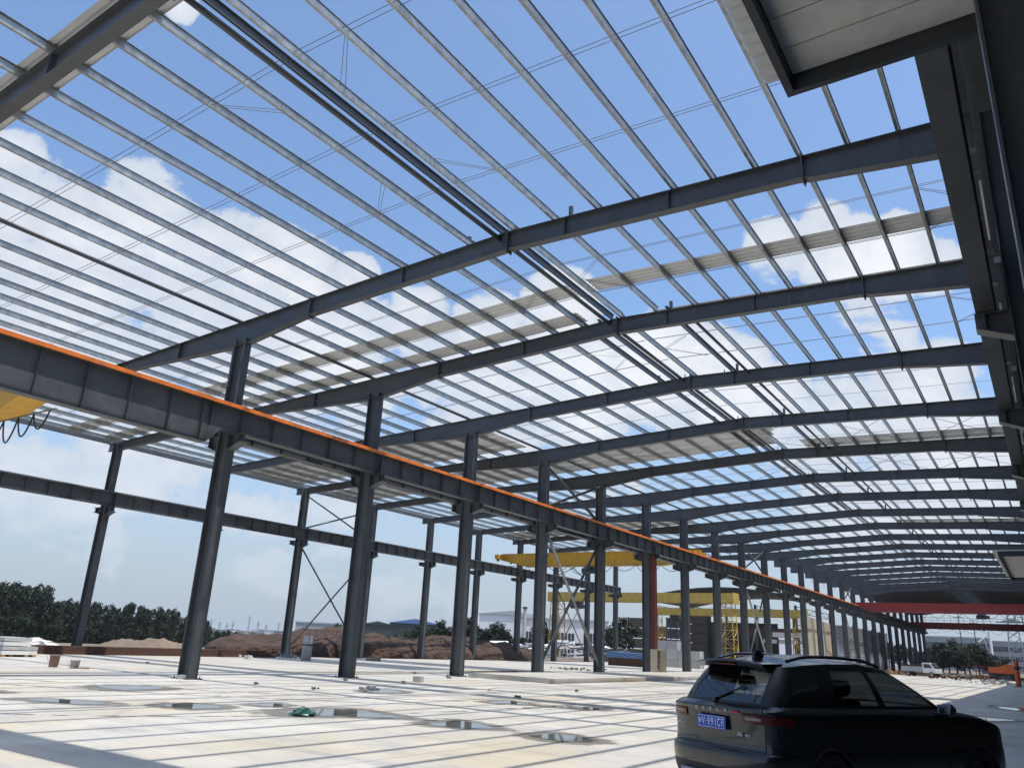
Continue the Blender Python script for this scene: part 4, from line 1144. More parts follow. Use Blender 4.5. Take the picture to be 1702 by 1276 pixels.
# ------------------------------------------------------------------ bridge cranes
def loops(m, x0, x1, y, z, n, drop, r=.028):
    st = (x1-x0)/n
    for k in range(n):
        a = x0+k*st; pts = []
        for j in range(9):
            t = j/8; pts.append((a+st*t, y, z-drop*(1-(2*t-1)**2)*(1+.25*math.sin(k*2.3))))
        m.path(pts, r, 5)
def bridge_crane(y, x0, x1, zb, h, w, mat, label, taper=2.2, hoist_x=None, nloop=8, marks=False, festoon_y=-.25, drop=.7):
    root = thing('bridge_crane', ((x0+x1)/2, y, 0), label, 'bridge crane')
    cx = (x0+x1)/2; a, b = x0-cx, x1-cx
    for s in (-1, 1):
        yy = s*.0
    prof_ = [(a, zb+h*.55), (a+taper, zb), (b-taper, zb), (b, zb+h*.55), (b, zb+h), (a, zb+h)]
    MB().prism(prof_, 'y', -w/2, w/2).build('main_beam', mat, root)
    MB().box(a+.1, b-.1, -w/2-.06, w/2+.06, zb+h+.001, zb+h+.03).build('top_flange', mat, root)
    for e in (a+.05, b-.45):
        MB().box(e, e+.40, -1.5, 1.5, zb+h*.56, zb+h*.56+.42).build('end_carriage', mat, root)
        for yw in (-1.2, 1.2): MB().tube((e+.12, yw, zb+h*.50), (e+.28, yw, zb+h*.50), .16, 14).build('wheel', MAT['rod'], root)
    m = MB(); loops(m, a+1, b-1.2, -w/2+festoon_y, zb+.05, nloop, drop); m.build('festoon_cable', MAT['black'], root)
    MB().box(a+.8, b-.8, -w/2+festoon_y-.02, -w/2+festoon_y+.02, zb+.06, zb+.10).build('cable_track', MAT['rod'], root)
    if marks:
        for k in range(2):
            xx = a+taper+1.3+k*.45
            MB().prism([(xx, zb+.15), (xx+.22, zb+.15), (xx+.75, zb+h-.12), (xx+.53, zb+h-.12)], 'y', -w/2-.006, -w/2-.002).build('warning_stripe', MAT['red'] if k == 0 else MAT['black'], root)
    if hoist_x is not None:
        hx = hoist_x-cx
        ho = MB().box(hx-.5, hx+.5, -.35, .35, zb-.10, zb-.04).tube((hx-.7, 0, zb-.40), (hx+.5, 0, zb-.40), .28, 14).box(hx+.5, hx+.9, -.22, .22, zb-.62, zb-.18)
        hh = ho.build('hoist', MAT['steel_dark'], root)
        MB().tube((hx, .05, zb-.65), (hx, .05, zb-1.9), .018, 6).tube((hx, -.05, zb-.65), (hx, -.05, zb-1.9), .018, 6).box(hx-.12, hx+.12, -.1, .1, zb-2.25, zb-1.9).build('hook_block', MAT['steel_dark'], hh)
    return root
bridge_crane(11.25, -45.3, -25.3, 8.12, .95, .85, MAT['yellow'], 'yellow bridge crane with looping black cable beside the deep girder', nloop=17, festoon_y=1.05, drop=.70)
bridge_crane(67.4, -46.3, -25.1, 8.95, 1.30, .6, MAT['yellow'], 'yellow bridge crane with red warning stripe over the outer aisle', hoist_x=-36.2, marks=True, taper=3.2)
bridge_crane(129.4, -24.1, -.35, 8.50, 1.35, .9, MAT['red'], 'red bridge crane nearer the car, under the closed roof sheeting', hoist_x=-8, nloop=10)
r2_ = bridge_crane(184, -24.1, -.35, 8.35, 1.25, .9, MAT['red'], 'red bridge crane with a handrail, at the far end of the hall', nloop=10)
m = MB()
for k in range(19):
    x = -10.5+k*1.15; m.tube((x, .55, 9.62), (x, .55, 10.6), .03, 5)
m.tube((-10.6, .55, 10.6), (10.3, .55, 10.6), .03, 5); m.tube((-10.6, .55, 10.1), (10.3, .55, 10.1), .03, 5)
m.build('handrail', MAT['bluesheet'], r2_)

# ------------------------------------------------------------------ yard gantries with lattice legs
def lattice_leg(root, p, w0, w1, zb, ztp, d, mat, n=7):
    m = MB(); c = []
    for sx in (-1, 1):
        for sy in (-1, 1):
            a = Vector((p[0]+sx*w0/2, p[1]+sy*d/2, zb)); b = Vector((p[0]+sx*w1/2, p[1]+sy*d/2, ztp)); c.append((a, b)); m.tube(a, b, .075, 6)
    for i, j in ((0, 2), (1, 3), (0, 1), (2, 3)):
        for k in range(n):
            t0, t1 = k/n, (k+1)/n
            p0, q0 = c[i][0].lerp(c[i][1], t0), c[j][0].lerp(c[j][1], t0)
            p1, q1 = c[i][0].lerp(c[i][1], t1), c[j][0].lerp(c[j][1], t1)
            m.tube(p0, q0, .045, 5); m.tube(p0 if k % 2 else q0, q1 if k % 2 else p1, .045, 5)
    m.build('lattice_leg', mat, root)
def gantry(y, xl, xr, zb, h, label, over=1.2):
    root = thing('gantry_crane', ((xl+xr)/2, y, 0), label, 'gantry crane', 'yellow gantries in the yard')
    cx = (xl+xr)/2; a, b = xl-cx, xr-cx
    for yy in (-.9, .9): MB().box(a-over, b+over, yy-.35, yy+.35, zb, zb+h).build('main_beam', MAT['yellow2'], root)
    MB().box(a-over-.05, a-over-.01, -1.4, 1.4, zb-.1, zb+h+.1).build('end_plate', MAT['yellow2'], root)
    MB().box(b+over+.01, b+over+.05, -1.4, 1.4, zb-.1, zb+h+.1).build('end_plate', MAT['yellow2'], root)
    for x in (a, b): lattice_leg(root, (x, 0), 2.1, 1.5, -.12, zb, 2.0, MAT['yellow2'])
    MB().box(a+3, a+4.6, -.7, .7, zb-.7, zb-.02).tube((a+2.6, 0, zb-.8), (a+5, 0, zb-.8), .35, 12).build('hoist', MAT['steel_dark'], root)
    return root
gantry(118, -69.3, -39.9, 8.75, 1.42, 'pale yellow gantry crane with lattice legs in front of the dark shed')
gantry(141, -61.5, -35.6, 7.95, 1.25, 'lower yellow gantry crane with lattice legs under the dark shed roof')

# ------------------------------------------------------------------ dark open shed behind the gantries
sh = thing('open_shed', (-54, 168, 0), 'dark open-sided shed with a shallow arched roof behind the gantry cranes', 'shed')
shd = mat_base('shed_dark_sheet', (.030, .045, .042), .6, var=.15)
m = MB(); k = 14
for i in range(k+1):
    t = i/k; x = -17+36*t; z = 10.2+3.6*math.sin(math.pi*(.12+.80*t)**1.0)
    for y in (-14, 16): m.v += [(x, y, z), (x, y, z+.25)]
for i in range(k):
    o = i*4
    m.f += [(o, o+4, o+6, o+2), (o+1, o+3, o+7, o+5), (o, o+1, o+5, o+4), (o+2, o+6, o+7, o+3)]
m.build('roof', shd, sh)
for x in (-15.5, -8, -1, 7, 14.5):
    for y in (-13.5, 14):
        MB().box(x-.2, x+.2, y-.2, y+.2, -.15, 10.8).build('post', MAT['steel_dark'], sh)
for x in (-15.5, -8, -1, 7, 14.5):
    mm = MB()
    for q in range(8):
        y0, y1 = -13.5+q*3.45, -13.5+(q+1)*3.45
        mm.tube((x, y0, 10.6), (x, y1, 10.6), .06, 5); mm.tube((x, y0, 9.6 if q % 2 else 10.6), (x, y1, 10.6 if q % 2 else 9.6), .05, 5); mm.tube((x, y0, 9.6), (x, y1, 9.6), .06, 5)
    mm.build('truss', MAT['rod'], sh)
MB().box(-17, 3, 15.4, 15.6, -.15, 8.5).build('back_wall', shd, sh)
rust_beam = MB().box(2, 19, -13.2, -12.8, 5.0, 6.6).build('rusty_beam', MAT['rust'], sh)
MAT['dim'] = mat_base('dim_board', (.10, .075, .055), .8, var=.3, rand=.2)
# stores and frames standing in the shed
for k, (px0, px1, py0, py1, Y, mt, lb) in enumerate([
    (1048, 1072, 1026, 1090, 150, 'dim', 'tall timber-faced rack at the corner of the dark shed'),
    (1088, 1104, 1040, 1080, 152, 'dim', 'stack of timber panels beside the red duct'),
    (1112, 1128, 1026, 1088, 150, 'steel_dark', 'tall dark steel silo frame in the shed'),
    (1150, 1178, 1022, 1060, 158, 'dim', 'dim caged rack behind the gantry leg'),
    (1195, 1210, 1040, 1075, 156, 'dim', 'brown boarded rack between gantry legs'),
    (1285, 1335, 1052, 1058, 150, 'white', 'long white beam stacked at the open end of the shed'),
    (1270, 1338, 1064, 1068, 151, 'white', 'lower long pale beam at the open end of the shed')]):
    a = on_y(px0, py1, Y); b = on_y(px1, py0, Y)
    z0 = -.15 if py1 > 1070 else a.z
    root = thing('storage_rack', ((a.x+b.x)/2, Y, 0), lb, 'rack')
    w = abs(b.x-a.x)/2; zt_ = b.z
    if mt == 'white':
        MB().box(-w, w, -.3, .3, a.z, zt_).build('beam', MAT[mt], root)
        for x in (-w*.7, w*.7): MB().box(x-.12, x+.12, -.2, .2, -.15, a.z-.003).build('trestle', MAT['rust'], root)
        continue
    nlev = max(2, int(zt_/1.6))
    for sx in (-1, 1):
        for sy in (-1, 1): MB().box(sx*w-.08, sx*w+.08, sy*1.0-.08, sy*1.0+.08, -.15, zt_).build('upright', MAT['rust'], root)
    for q in range(nlev):
        za = -.15+(zt_+.15)*q/nlev; zc = -.15+(zt_+.15)*(q+1)/nlev
        MB().box(-w+.1, w-.1, -.95, .95, za+.08, zc-.10).build('panel_bundle', MAT[mt], root)
# concrete block stack by the cabinet
bs = thing('block_stack', (on_z(1112, 1108).x, on_z(1112, 1108).y, 0), 'stacked large grey concrete blocks behind the red duct', 'block stack')
for i in range(5):
    for j in range(3):
        if j == 2 and i > 2: continue
        MB().box(i*1.25-2.5+.02, i*1.25-1.27, -.6, .6, j*.95-.13, j*.95+.80).build('block', MAT['block'], bs)
# blue-sheeted stack
root = thing('covered_stack', on_z(1055, 1107), 'low stack under a blue sheet beyond the outer columns', 'covered stack')
MB().prism([(-2.6, 1.35), (2.4, 1.2), (2.5, .75), (-2.7, .8)], 'y', -1.2, 1.2).build('blue_sheet', MAT['bluesheet'], root)
for k in range(4): MB().box(-2.5, 2.3, -1.0+k*.5, -.6+k*.5, -.15, .74).build('timber', MAT['rust'], root)

# precast panels and slatted stacks along the far inner row
for k, (px, pw) in enumerate([(1378, 18), (1397, 16), (1414, 12)]):
    p = on_y(px, 1085, 112+k*6.5)
    o = MB().prism([(-2.6, -.12), (2.6, -.12), (2.6, 6.9-.2*k), (-2.6, 7.1-.25*k)], 'x', -.12, .12).build('precast_panel', MAT['beige'], None, (-27.2, 112+k*6.2, 0))
    o.rotation_euler.y = -.03
    tag(o, 'beige upright panel leaning by the inner columns, %s of three' % ORD[k+1], 'panel', 'beige upright panels')
for k in range(5):
    root = thing('slatted_stack', (-27.4, 134+k*7.45, 0), 'tall grey slatted stack beyond the beige panels, %s of five' % ORD[k+1], 'stack', 'slatted stacks')
    for q in range(22):
        MB().box(-1.1, 1.1, -3.1, 3.1, -.12+q*.31, .08+q*.31).build('slat', MAT['greysheet'], root)
    for yy in (-2.9, 2.9): MB().box(1.11, 1.22, yy-.08, yy+.08, -.12, 6.8).build('upright', MAT['steel_dark'], root)

# ------------------------------------------------------------------ rusty strip, pallets, sand, mound, scrap at the yard edge
rs = thing('rusty_steel_stack', (-43.4, 19.6, 0), 'long low stack of rusty steel bars along the slab edge', 'steel stack')
for j in range(4):
    for k in range(3):
        MB().box(-.38+k*.26, -.38+k*.26+.22, .2*(j % 2)+j*.15, 17.2-.3*j, .002+j*.105, .10+j*.105).build('steel_bar', MAT['rust'], rs)
for k, (px, py) in enumerate([(12, 1090), (25, 1090)]):
    root = thing('panel_pallet', (on_z(px, py).x-.2, on_z(px, py).y, 0), ('low' if k else 'high')+' stack of pale panels at the slab edge by the trees', 'pallet stack')
    for q in range(4-k*2): MB().box(-.9, .9, -.6, .6, .10+q*.19, .26+q*.19).build('panel', MAT['white'] if q % 2 == 0 else MAT['block'], root)
    for yy in (-.5, .5): MB().box(-.9, .9, yy-.08, yy+.08, .002, .098).build('bearer', MAT['wood'], root)
def heap(name, cx, cy, rx, ry, h, mat, label, seed, n=40, rough=.25, base=-.3, sharp=1.6, cat='heap', ny=None):
    ny = ny or n; rg = np.random.default_rng(seed)
    U, V = np.meshgrid(np.linspace(-1, 1, n+1), np.linspace(-1, 1, ny+1))
    X, Y = U*rx, V*ry; Z = np.zeros_like(X)
    for o in range(5):                                  # fractal relief from random waves
        for q in range(7):
            a = rg.random()*6.28; k = .45*2.1**o*(.7+.6*rg.random())
            Z += np.sin(k*(X*math.cos(a)+Y*math.sin(a))+rg.random()*6.28)*(.42/1.45**o)/2.4
    d = np.clip(np.abs(U)**2.6+np.abs(V)**2.0, 0, 1); e = (1-d)**(1/sharp)
    H = base+h*e*(1+rough*Z)+.10*Z*np.clip((1-d)*6, 0, 1)
    m = MB(); m.v = np.stack([cx+X, cy+Y, H], -1).reshape(-1, 3).tolist()
    for j in range(ny):
        for i in range(n): m.f.append((j*(n+1)+i, j*(n+1)+i+1, (j+1)*(n+1)+i+1, (j+1)*(n+1)+i))
    return tag(m.build(name, mat, smooth=False), label, cat)
heap('sand_heap', -50.5, 25.0, 1.9, 1.7, .95, mat_base('pale_sand', (.62, .57, .50), .95, var=.1, bump=.3), 'small pale sand heap behind the rusty steel stack', 1, 24, .2, sharp=1.0, cat='sand heap')
p0 = at_dist(410, 1060, 70); p1 = at_dist(850, 1060, 92)
L_ = (p1-p0).length/2; c_ = (p0+p1)/2
mo = heap('soil_mound', 0, 0, L_+3, 7.5, 2.0, MAT['soil'], 'long brown mound of dug soil beyond the outer columns', 3, 300, .20, sharp=3.6, cat='mound', ny=80)
mo.location = (c_.x, c_.y, 0); mo.rotation_euler.z = math.atan2((p1-p0).y, (p1-p0).x)
p0 = at_dist(140, 1070, 66); p1 = at_dist(360, 1068, 66)
mo = heap('soil_ridge', 0, 0, (p1-p0).length/2, 2.6, .75, MAT['dirt'], 'low soil ridge between the slab and the poplars', 5, 50, .5, sharp=1.3, cat='mound')
mo.location = ((p0+p1)/2).to_tuple()[:2]+(0,); mo.rotation_euler.z = math.atan2((p1-p0).y, (p1-p0).x)
# scrap heap: bent sheets, pipes and offcuts
def scrap(px, Y, n, w, seed, label, h=1.6):
    rg = random.Random(seed); c = on_y(px, 1095, Y)
    root = thing('scrap_heap', (c.x, Y, -.15), label, 'scrap heap')
    for k in range(n):
        x, y, z = rg.uniform(-w, w), rg.uniform(-2, 2), rg.uniform(0, h)*(1-abs(rg.uniform(-1, 1))*.4)
        mt = MAT[rg.choice(['galv', 'white', 'greysheet', 'rust', 'steel_dark', 'greysheet', 'white', 'rust'])]
        L = rg.uniform(1.0, 4.2)
        if rg.random() < .4: m = MB().tube((-L/2, 0, 0), (L/2, 0, 0), rg.uniform(.06, .28), 10); nm = 'pipe'
        elif rg.random() < .5: m = MB().prism([(-.5, 0), (-.3, .12), (0, .02), (.3, .14), (.5, 0), (.5, .03), (.3, .17), (0, .05), (-.3, .15), (-.5, .03)], 'x', -L/2, L/2); nm = 'bent_sheet'
        else: m = MB().box(-L/2, L/2, -.12, .12, -.01, .01).box(-L/2, L/2, -.12, .12, .22, .24).box(-L/2, L/2, -.008, .008, .0101, .2199); nm = 'beam_offcut'
        o = m.build(nm, mt, root, (x, y, z+.3)); o.rotation_euler = (rg.uniform(-.3, .3), rg.uniform(-.25, .25), rg.uniform(-.7, .7))
scrap(872, 92, 26, 3.8, 1, 'heap of pale pipes and rusty offcuts at the end of the soil mound')
scrap(960, 98, 34, 6.0, 2, 'wide heap of bent metal sheets and beams behind the braced columns', 2.2)
scrap(1010, 97, 16, 3.0, 5, 'smaller scrap heap beside the blue-sheeted stack', 1.6)

# ------------------------------------------------------------------ vegetation
def leaf_mat(name, c, c2):
    m = mat_base(name, c, .6, col2=c2, vscale=.8, rand=.25, spec=.3)
    return m
LEAF = [leaf_mat('leaf_dark', (.007, .014, .008), (.016, .029, .013)), leaf_mat('leaf_mid', (.009, .018, .009), (.021, .037, .015)), leaf_mat('leaf_olive', (.012, .021, .010), (.026, .040, .016))]
BARK = mat_base('bark', (.09, .07, .05), .9, var=.25)
def crown_mesh(kind, seed, n, leaf=.34):
    rg = np.random.default_rng(seed)
    cl = []
    if kind == 'poplar':            # tall pointed column built of clumps
        for k in range(46):
            t = rg.random(); r = .155*(math.sin(math.pi*min(1, .10+.86*t))**.75)
            a = rg.random()*6.28; rr = r*math.sqrt(rg.random())
            cl.append((rr*math.cos(a), rr*math.sin(a), .08+.90*t, .050+.03*rg.random()))
        cl.append((0, 0, .985, .018)); cl.append((.015, .01, .955, .03))
    else:
        for k in range(34):
            a = rg.random()*6.28; u = rg.random()*2-1; r = rg.random()**.4
            cl.append((.40*r*math.cos(a)*math.sqrt(1-u*u), .40*r*math.sin(a)*math.sqrt(1-u*u), .58+.36*r*u, .09+.06*rg.random()))
    cl = np.array(cl); idx = rg.integers(0, len(cl), n); c = cl[idx]
    d = rg.normal(size=(n, 3)); d /= np.linalg.norm(d, axis=1)[:, None]
    rad = c[:, 3:4]*(.55+.5*rg.random((n, 1)))
    P = c[:, :3]+d*rad*np.array([1, 1, 1.25 if kind == 'poplar' else .85])
    nrm = d+rg.normal(size=(n, 3))*.6; nrm /= np.linalg.norm(nrm, axis=1)[:, None]
    t = np.cross(nrm, rg.normal(size=(n, 3))); t /= np.linalg.norm(t, axis=1)[:, None]; b = np.cross(nrm, t)
    s = (leaf*(.6+.8*rg.random((n, 1))))
    V = np.stack([P-t*s*.5, P+b*s*.32, P+t*s*.5, P-b*s*.32], 1).reshape(-1, 3)
    me = bpy.data.meshes.new('crown'); me.from_pydata(V.tolist(), [], np.arange(4*n).reshape(-1, 4).tolist()); return me
def trunk_mesh(kind, seed):
    rg = random.Random(seed); m = MB()
    pts = [(0, 0, 0), (.006, .004, .25), (-.004, .006, .5), (.0, .0, .85 if kind == 'poplar' else .62)]
    rr = [.016, .013, .009, .003] if kind == 'poplar' else [.030, .024, .018, .008]
    for a, b, r0, r1 in zip(pts[:-1], pts[1:], rr[:-1], rr[1:]): m.tube(a, b, r0, 7, r1)
    for k in range(9):
        a = rg.uniform(0, 6.28); z = rg.uniform(.2, .7) if kind == 'poplar' else rg.uniform(.25, .55); l = .12 if kind == 'poplar' else .28
        m.tube((0, 0, z), (l*math.cos(a), l*math.sin(a), z+(.14 if kind == 'poplar' else .2)), .006, 5, .002)
    return m.mesh('trunk', BARK)
PROTO = {}
for kind, k, n, lf in (('poplar', 3, 3000, .034), ('broad', 3, 3600, .055)):
    PROTO[kind] = [(crown_mesh(kind, 10*k_+(0 if kind == 'poplar' else 5), n, lf), trunk_mesh(kind, k_)) for k_ in range(k)]
for lst in PROTO.values():
    for i, (cm, tm) in enumerate(lst): cm.materials.append(LEAF[i % 3])
def tree(kind, x, y, z, h, w, label, group, v):
    root = thing('poplar_tree' if kind == 'poplar' else 'leafy_tree', (x, y, z), label, 'tree', group, rz=random.uniform(0, 6.28))
    root.scale = (h*w, h*w, h)
    link('crown', PROTO[kind][v % 3][0], root); link('trunk', PROTO[kind][v % 3][1], root)
    return root
# poplar belt on the left: two tall groups and a lower shrubby front
def top_profile(px):                                          # height of the tree line in the picture
    pts = [(-120, 985), (0, 972), (40, 974), (84, 978), (92, 998), (150, 1004), (200, 1012), (225, 1003), (240, 1012), (275, 1014), (300, 1017), (318, 1028), (345, 1030), (352, 1046), (372, 1052), (392, 1062)]
    for (a, ya), (b, yb) in zip(pts[:-1], pts[1:]):
        if a <= px <= b: return ya+(yb-ya)*(px-a)/(b-a)
    return 1060
rt = random.Random(3); k = 0
px = -110.0
while px < 388:
    for layer, (dist, drop) in enumerate(((150, 0), (135, 7))):
        q = px+rt.uniform(-5, 5)+layer*6
        pt = at_dist(q, top_profile(q)+drop*rt.uniform(.4, 1.6)+rt.uniform(-3, 3), dist*rt.uniform(.96, 1.04))
        gz = terrain_z(pt.x, pt.y); h = pt.z-gz
        if q > 348: h *= .95
        tree('poplar', pt.x, pt.y, gz-.3, max(3.5, h)+.3, .95, ('dark poplar in the tall belt beyond the sand heap' if layer == 0 else 'bushy dark tree in front of the poplar belt'), 'tree belt beyond the slab', k); k += 1
    px += 8.5
# trees around the far buildings
for px, top, dist, w, v in [(560, 1036, 130, 1, 0), (700, 1037, 140, 1.2, 1), (735, 1031, 140, 1.3, 0), (757, 1034, 142, 1.2, 2), (782, 1026, 128, 1.1, 1), (822, 1034, 118, 1.5, 0), (850, 1048, 120, 1.6, 2), (903, 1030, 150, 1.1, 0),
                            (1035, 1026, 135, 1.1, 1), (1022, 1040, 130, 1.2, 2), (1250, 1062, 170, 1.4, 2), (1230, 1066, 168, 1.4, 1), (420, 1058, 160, 1.2, 0), (445, 1062, 190, 1.4, 1), (380, 1060, 150, 1.3, 2)]:
    p = at_dist(px, top, dist); gz = terrain_z(p.x, p.y)
    tree('broad', p.x, p.y, gz-.2, p.z-gz+.2, w*.9, 'round leafy tree among the factory sheds beyond the mound', 'trees among the sheds', v)
for px, top, dist, w, v in [(1478, 1066, 236, 1.0, 0), (1498, 1070, 225, 1.1, 1), (1520, 1072, 232, 1.1, 2), (1545, 1075, 226, 1.0, 1), (1562, 1068, 216, 1.0, 1), (1585, 1062, 222, 1.0, 0), (1606, 1066, 218, .95, 2), (1622, 1068, 212, .9, 0), (1574, 1080, 205, 1.2, 2), (1600, 1085, 205, 1.3, 1), (1655, 1084, 236, 1.2, 2), (1640, 1090, 214, 1.2, 0)]:
    p = at_dist(px, top, dist); gz = terrain_z(p.x, p.y)
    tree('broad', p.x, p.y, gz-.2, p.z-gz+.2, w, 'dense dark green tree past the open far end of the hall', 'trees past the far end', v)

# ------------------------------------------------------------------ far buildings
def block_building(name, pxa, pxb, ptop, dist, depth, label, wall, roofm, windows=(), gable=0.0, base_top=None, dist2=None):
    a = at_dist(pxa, ptop, dist); b = at_dist(pxb, ptop, dist2 or dist)
    gz = min(terrain_z(a.x, a.y), terrain_z(b.x, b.y))-.3
    d = Vector((b.x-a.x, b.y-a.y, 0)); L = d.length; ang = math.atan2(d.y, d.x)
    H = a.z-gz
    root = thing(name, (a.x, a.y, gz), label, 'building', rz=ang)
    MB().box(0, L, 0, depth, 0, H).build('wall', wall, root)
    if gable:
        MB().prism([(-.4, H+.003), (L+.4, H+.003), (L/2, H+gable)], 'y', -.4, depth+.4).build('roof', roofm, root)
    else:
        MB().box(-.3, L+.3, -.3, depth+.3, H+.003, H+.5).build('roof', roofm, root)
    for (x0, x1, z0, z1, n) in windows:
        for k in range(n):
            w = (x1-x0)*L/n
            xa = x0*L+k*w+.08*w; xb = x0*L+(k+1)*w-.08*w
            f = MB().box(xa, xb, -.10, -.005, z0*H, z1*H).build('window', MAT['glass_dark'], root)
            MB().box((xa+xb)/2-.06, (xa+xb)/2+.06, -.16, -.11, z0*H, z1*H).build('mullion', wall, f)
    return root
block_building('factory', 797, 905, 1019, 235, 40, 'white factory hall with shallow roof left of the chimney', MAT['white'], MAT['greysheet'], [(.02, .30, .15, .32, 4)], gable=1.2)
block_building('factory', 868, 1010, 1028, 215, 30, 'white factory wing with dark strip windows and chimney', MAT['white'], MAT['greysheet'], [(.04, .62, .55, .72, 7), (.04, .62, .20, .36, 7), (.72, .86, .50, .74, 2)])
ch = at_dist(873, 1008, 214); gz = terrain_z(ch.x, ch.y)
root = thing('chimney', (ch.x, ch.y, gz), 'thin grey chimney beside the white factory wing', 'chimney')
MB().tube((0, 0, 0), (0, 0, ch.z-gz), .55, 12, .42).build('stack', MAT['block'], root); MB().lathe([(.50, ch.z-gz-.5), (.62, ch.z-gz-.5), (.62, ch.z-gz), (.40, ch.z-gz)], 12).build('rim', MAT['rust'], root)
block_building('warehouse', 492, 574, 1034, 300, 30, 'long pale grey warehouse with a dark window strip beyond the mound', MAT['greysheet'], MAT['greysheet'], [(.04, .98, .30, .62, 9)])
block_building('warehouse', 604, 652, 1036, 260, 30, 'dark green shed beyond the mound', shd, shd, [(.1, .9, .2, .5, 4)], gable=1.0)
block_building('warehouse', 648, 732, 1034, 275, 30, 'shed with a blue roof beyond the mound', shd, MAT['bluesheet'], [(.1, .9, .2, .5, 6)], gable=1.6)
MAT['office'] = mat_base('office_shaded_render', (.30, .32, .34), .7, var=.08)  # white walls greyed: haze and shade are put into the colour
# pale flats and a blue shed past the far end of the hall
block_building('apartment_block', 1535, 1646, 1058, 330, 24, 'long pale office block past the trees at the far end', MAT['office'], MAT['greysheet'], [(.02, .98, .70, .86, 14), (.02, .98, .40, .56, 14), (.02, .98, .12, .28, 14)])
block_building('apartment_block', 1638, 1712, 1066, 350, 24, 'lower pale office block behind the lattice pylon', MAT['office'], MAT['greysheet'], [(.02, .98, .70, .86, 8), (.02, .98, .40, .56, 8), (.02, .98, .12, .28, 8)])
block_building('shed', 1630, 1660, 1092, 250, 12, 'small blue shed past the trees at the far end', MAT['bluesheet'], MAT['bluesheet'], [(.1, .9, .3, .6, 3)], gable=.8)
p = at_dist(1644, 1050, 328); gz = terrain_z(p.x, p.y)
root = thing('conveyor_tower', (p.x, p.y, gz), 'white angled tower rising over the pale office block', 'tower')
m = MB(); hT = p.z-gz
m.tube((0, 0, 0), (0, 0, hT), .45, 8); m.tube((-7, 0, hT-6.5), (0, 0, hT-.3), .28, 6); m.tube((-7, 0, hT-6.5), (-7, 0, 0), .25, 6)
m.build('frame', MAT['white'], root)
for k in range(4): MB().tube((-7+k*1.7, 0, hT-6.5+k*1.5), (-5.4+k*1.6, 0, hT-8), .12, 5).build('strut', MAT['white'], root)
# lattice pylon at the right
p = at_dist(1682, 1035, 262); gz = terrain_z(p.x, p.y); hP = p.z-gz+9
root = thing('lattice_pylon', (p.x, p.y, gz), 'grey lattice power pylon at the far end of the hall', 'pylon')
m = MB()
def leg_at(sx, sy, t): w = 2.0*(1-t)+.45*t; return Vector((sx*w, sy*w, hP*t))
for sx in (-1, 1):
    for sy in (-1, 1): m.tube(leg_at(sx, sy, 0), leg_at(sx, sy, 1), .13, 6)
for k in range(12):
    t0, t1 = k/12, (k+1)/12
    for (a, b) in (((-1, -1), (1, -1)), ((1, -1), (1, 1)), ((1, 1), (-1, 1)), ((-1, 1), (-1, -1))):
        m.tube(leg_at(*a, t0), leg_at(*b, t1), .07, 5); m.tube(leg_at(*b, t0), leg_at(*a, t1), .07, 5)
m.build('mast', MAT['galv'], root)
for zz_ in (.50, .60, .72, .84):
    MB().prism([(-4.2, hP*zz_), (4.2, hP*zz_), (.6, hP*zz_+.9), (-.6, hP*zz_+.9)], 'y', -.12, .12).build('cross_arm', MAT['galv'], root)
for px, dist, top in [(1592, 250, 1020), (1698, 230, 1020), (1617, 262, 1030)]:
    p = at_dist(px, top, dist); gz = terrain_z(p.x, p.y)
    root = thing('utility_pole', (p.x, p.y, gz), 'thin dark utility pole past the far end of the hall', 'pole', 'utility poles past the far end')
    MB().tube((0, 0, 0), (0, 0, p.z-gz), .16, 8, .10).build('pole', MAT['steel_dark'], root); MB().box(-1.1, 1.1, -.06, .06, p.z-gz-.9, p.z-gz-.75).build('cross_arm', MAT['steel_dark'], root)
a = at_dist(1500, 1086, 252); b = at_dist(1710, 1098, 236)
tag(MB().tube(a, b, .12, 6).build('overhead_cable', MAT['steel_dark']), 'dark overhead cable strung past the far end of the hall', 'cable')

# ------------------------------------------------------------------ small pickup, machines and debris at the far end of the floor
p = on_z(1536, 1124); 
tk = thing('pickup_truck', (p.x, p.y, 0), 'small white pickup truck with a grey load bed at the far end', 'truck', rz=math.radians(-20))
cab = MB().prism([(.3, .5), (2.1, .5), (2.1, .95), (1.85, 1.05), (1.35, 1.75), (.3, 1.78)], 'y', -.8, .8).build('cab', MAT['white'], tk)
for s in (-1, 1): MB().prism([(.5, 1.12), (1.62, 1.12), (1.28, 1.62), (.5, 1.62)], 'y', s*.802, s*.812).build('side_window', MAT['glass_dark'], cab)
MB().prism([(1.90, 1.10), (1.42, 1.74), (1.40, 1.73), (1.88, 1.09)], 'y', -.7, .7).build('windscreen', MAT['glass_dark'], cab)
MB().box(-2.6, .25, -.85, .85, .62, .70).box(-2.6, .25, -.85, -.80, .701, 1.25).box(-2.6, .25, .80, .85, .701, 1.25).box(-2.6, -2.55, -.80, .80, .701, 1.25).build('load_bed', MAT['greysheet'], tk)
MB().box(-2.5, .2, -.75, .75, .705, 1.5).build('load', MAT['rust'], tk)
for x in (-1.7, 1.45):
    for s in (-1, 1):
        w = MB().tube((x, s*.62, .33), (x, s*.84, .33), .33, 18).build('wheel', MAT['black'], tk); MB().tube((x, s*.8405, .33), (x, s*.86, .33), .18, 12).build('hub', MAT['galv'], w)
MB().box(-2.6, 2.0, -.4, .4, .36, .50).build('chassis', MAT['steel_dark'], tk)
OR = mat_base('machine_orange', (.50, .10, .03), .6, var=.2)
p = on_z(1672, 1131, 0)
mc = thing('orange_machine', (p.x, p.y, 0), 'orange wheeled machine beside the dark wall at the far end', 'machine')
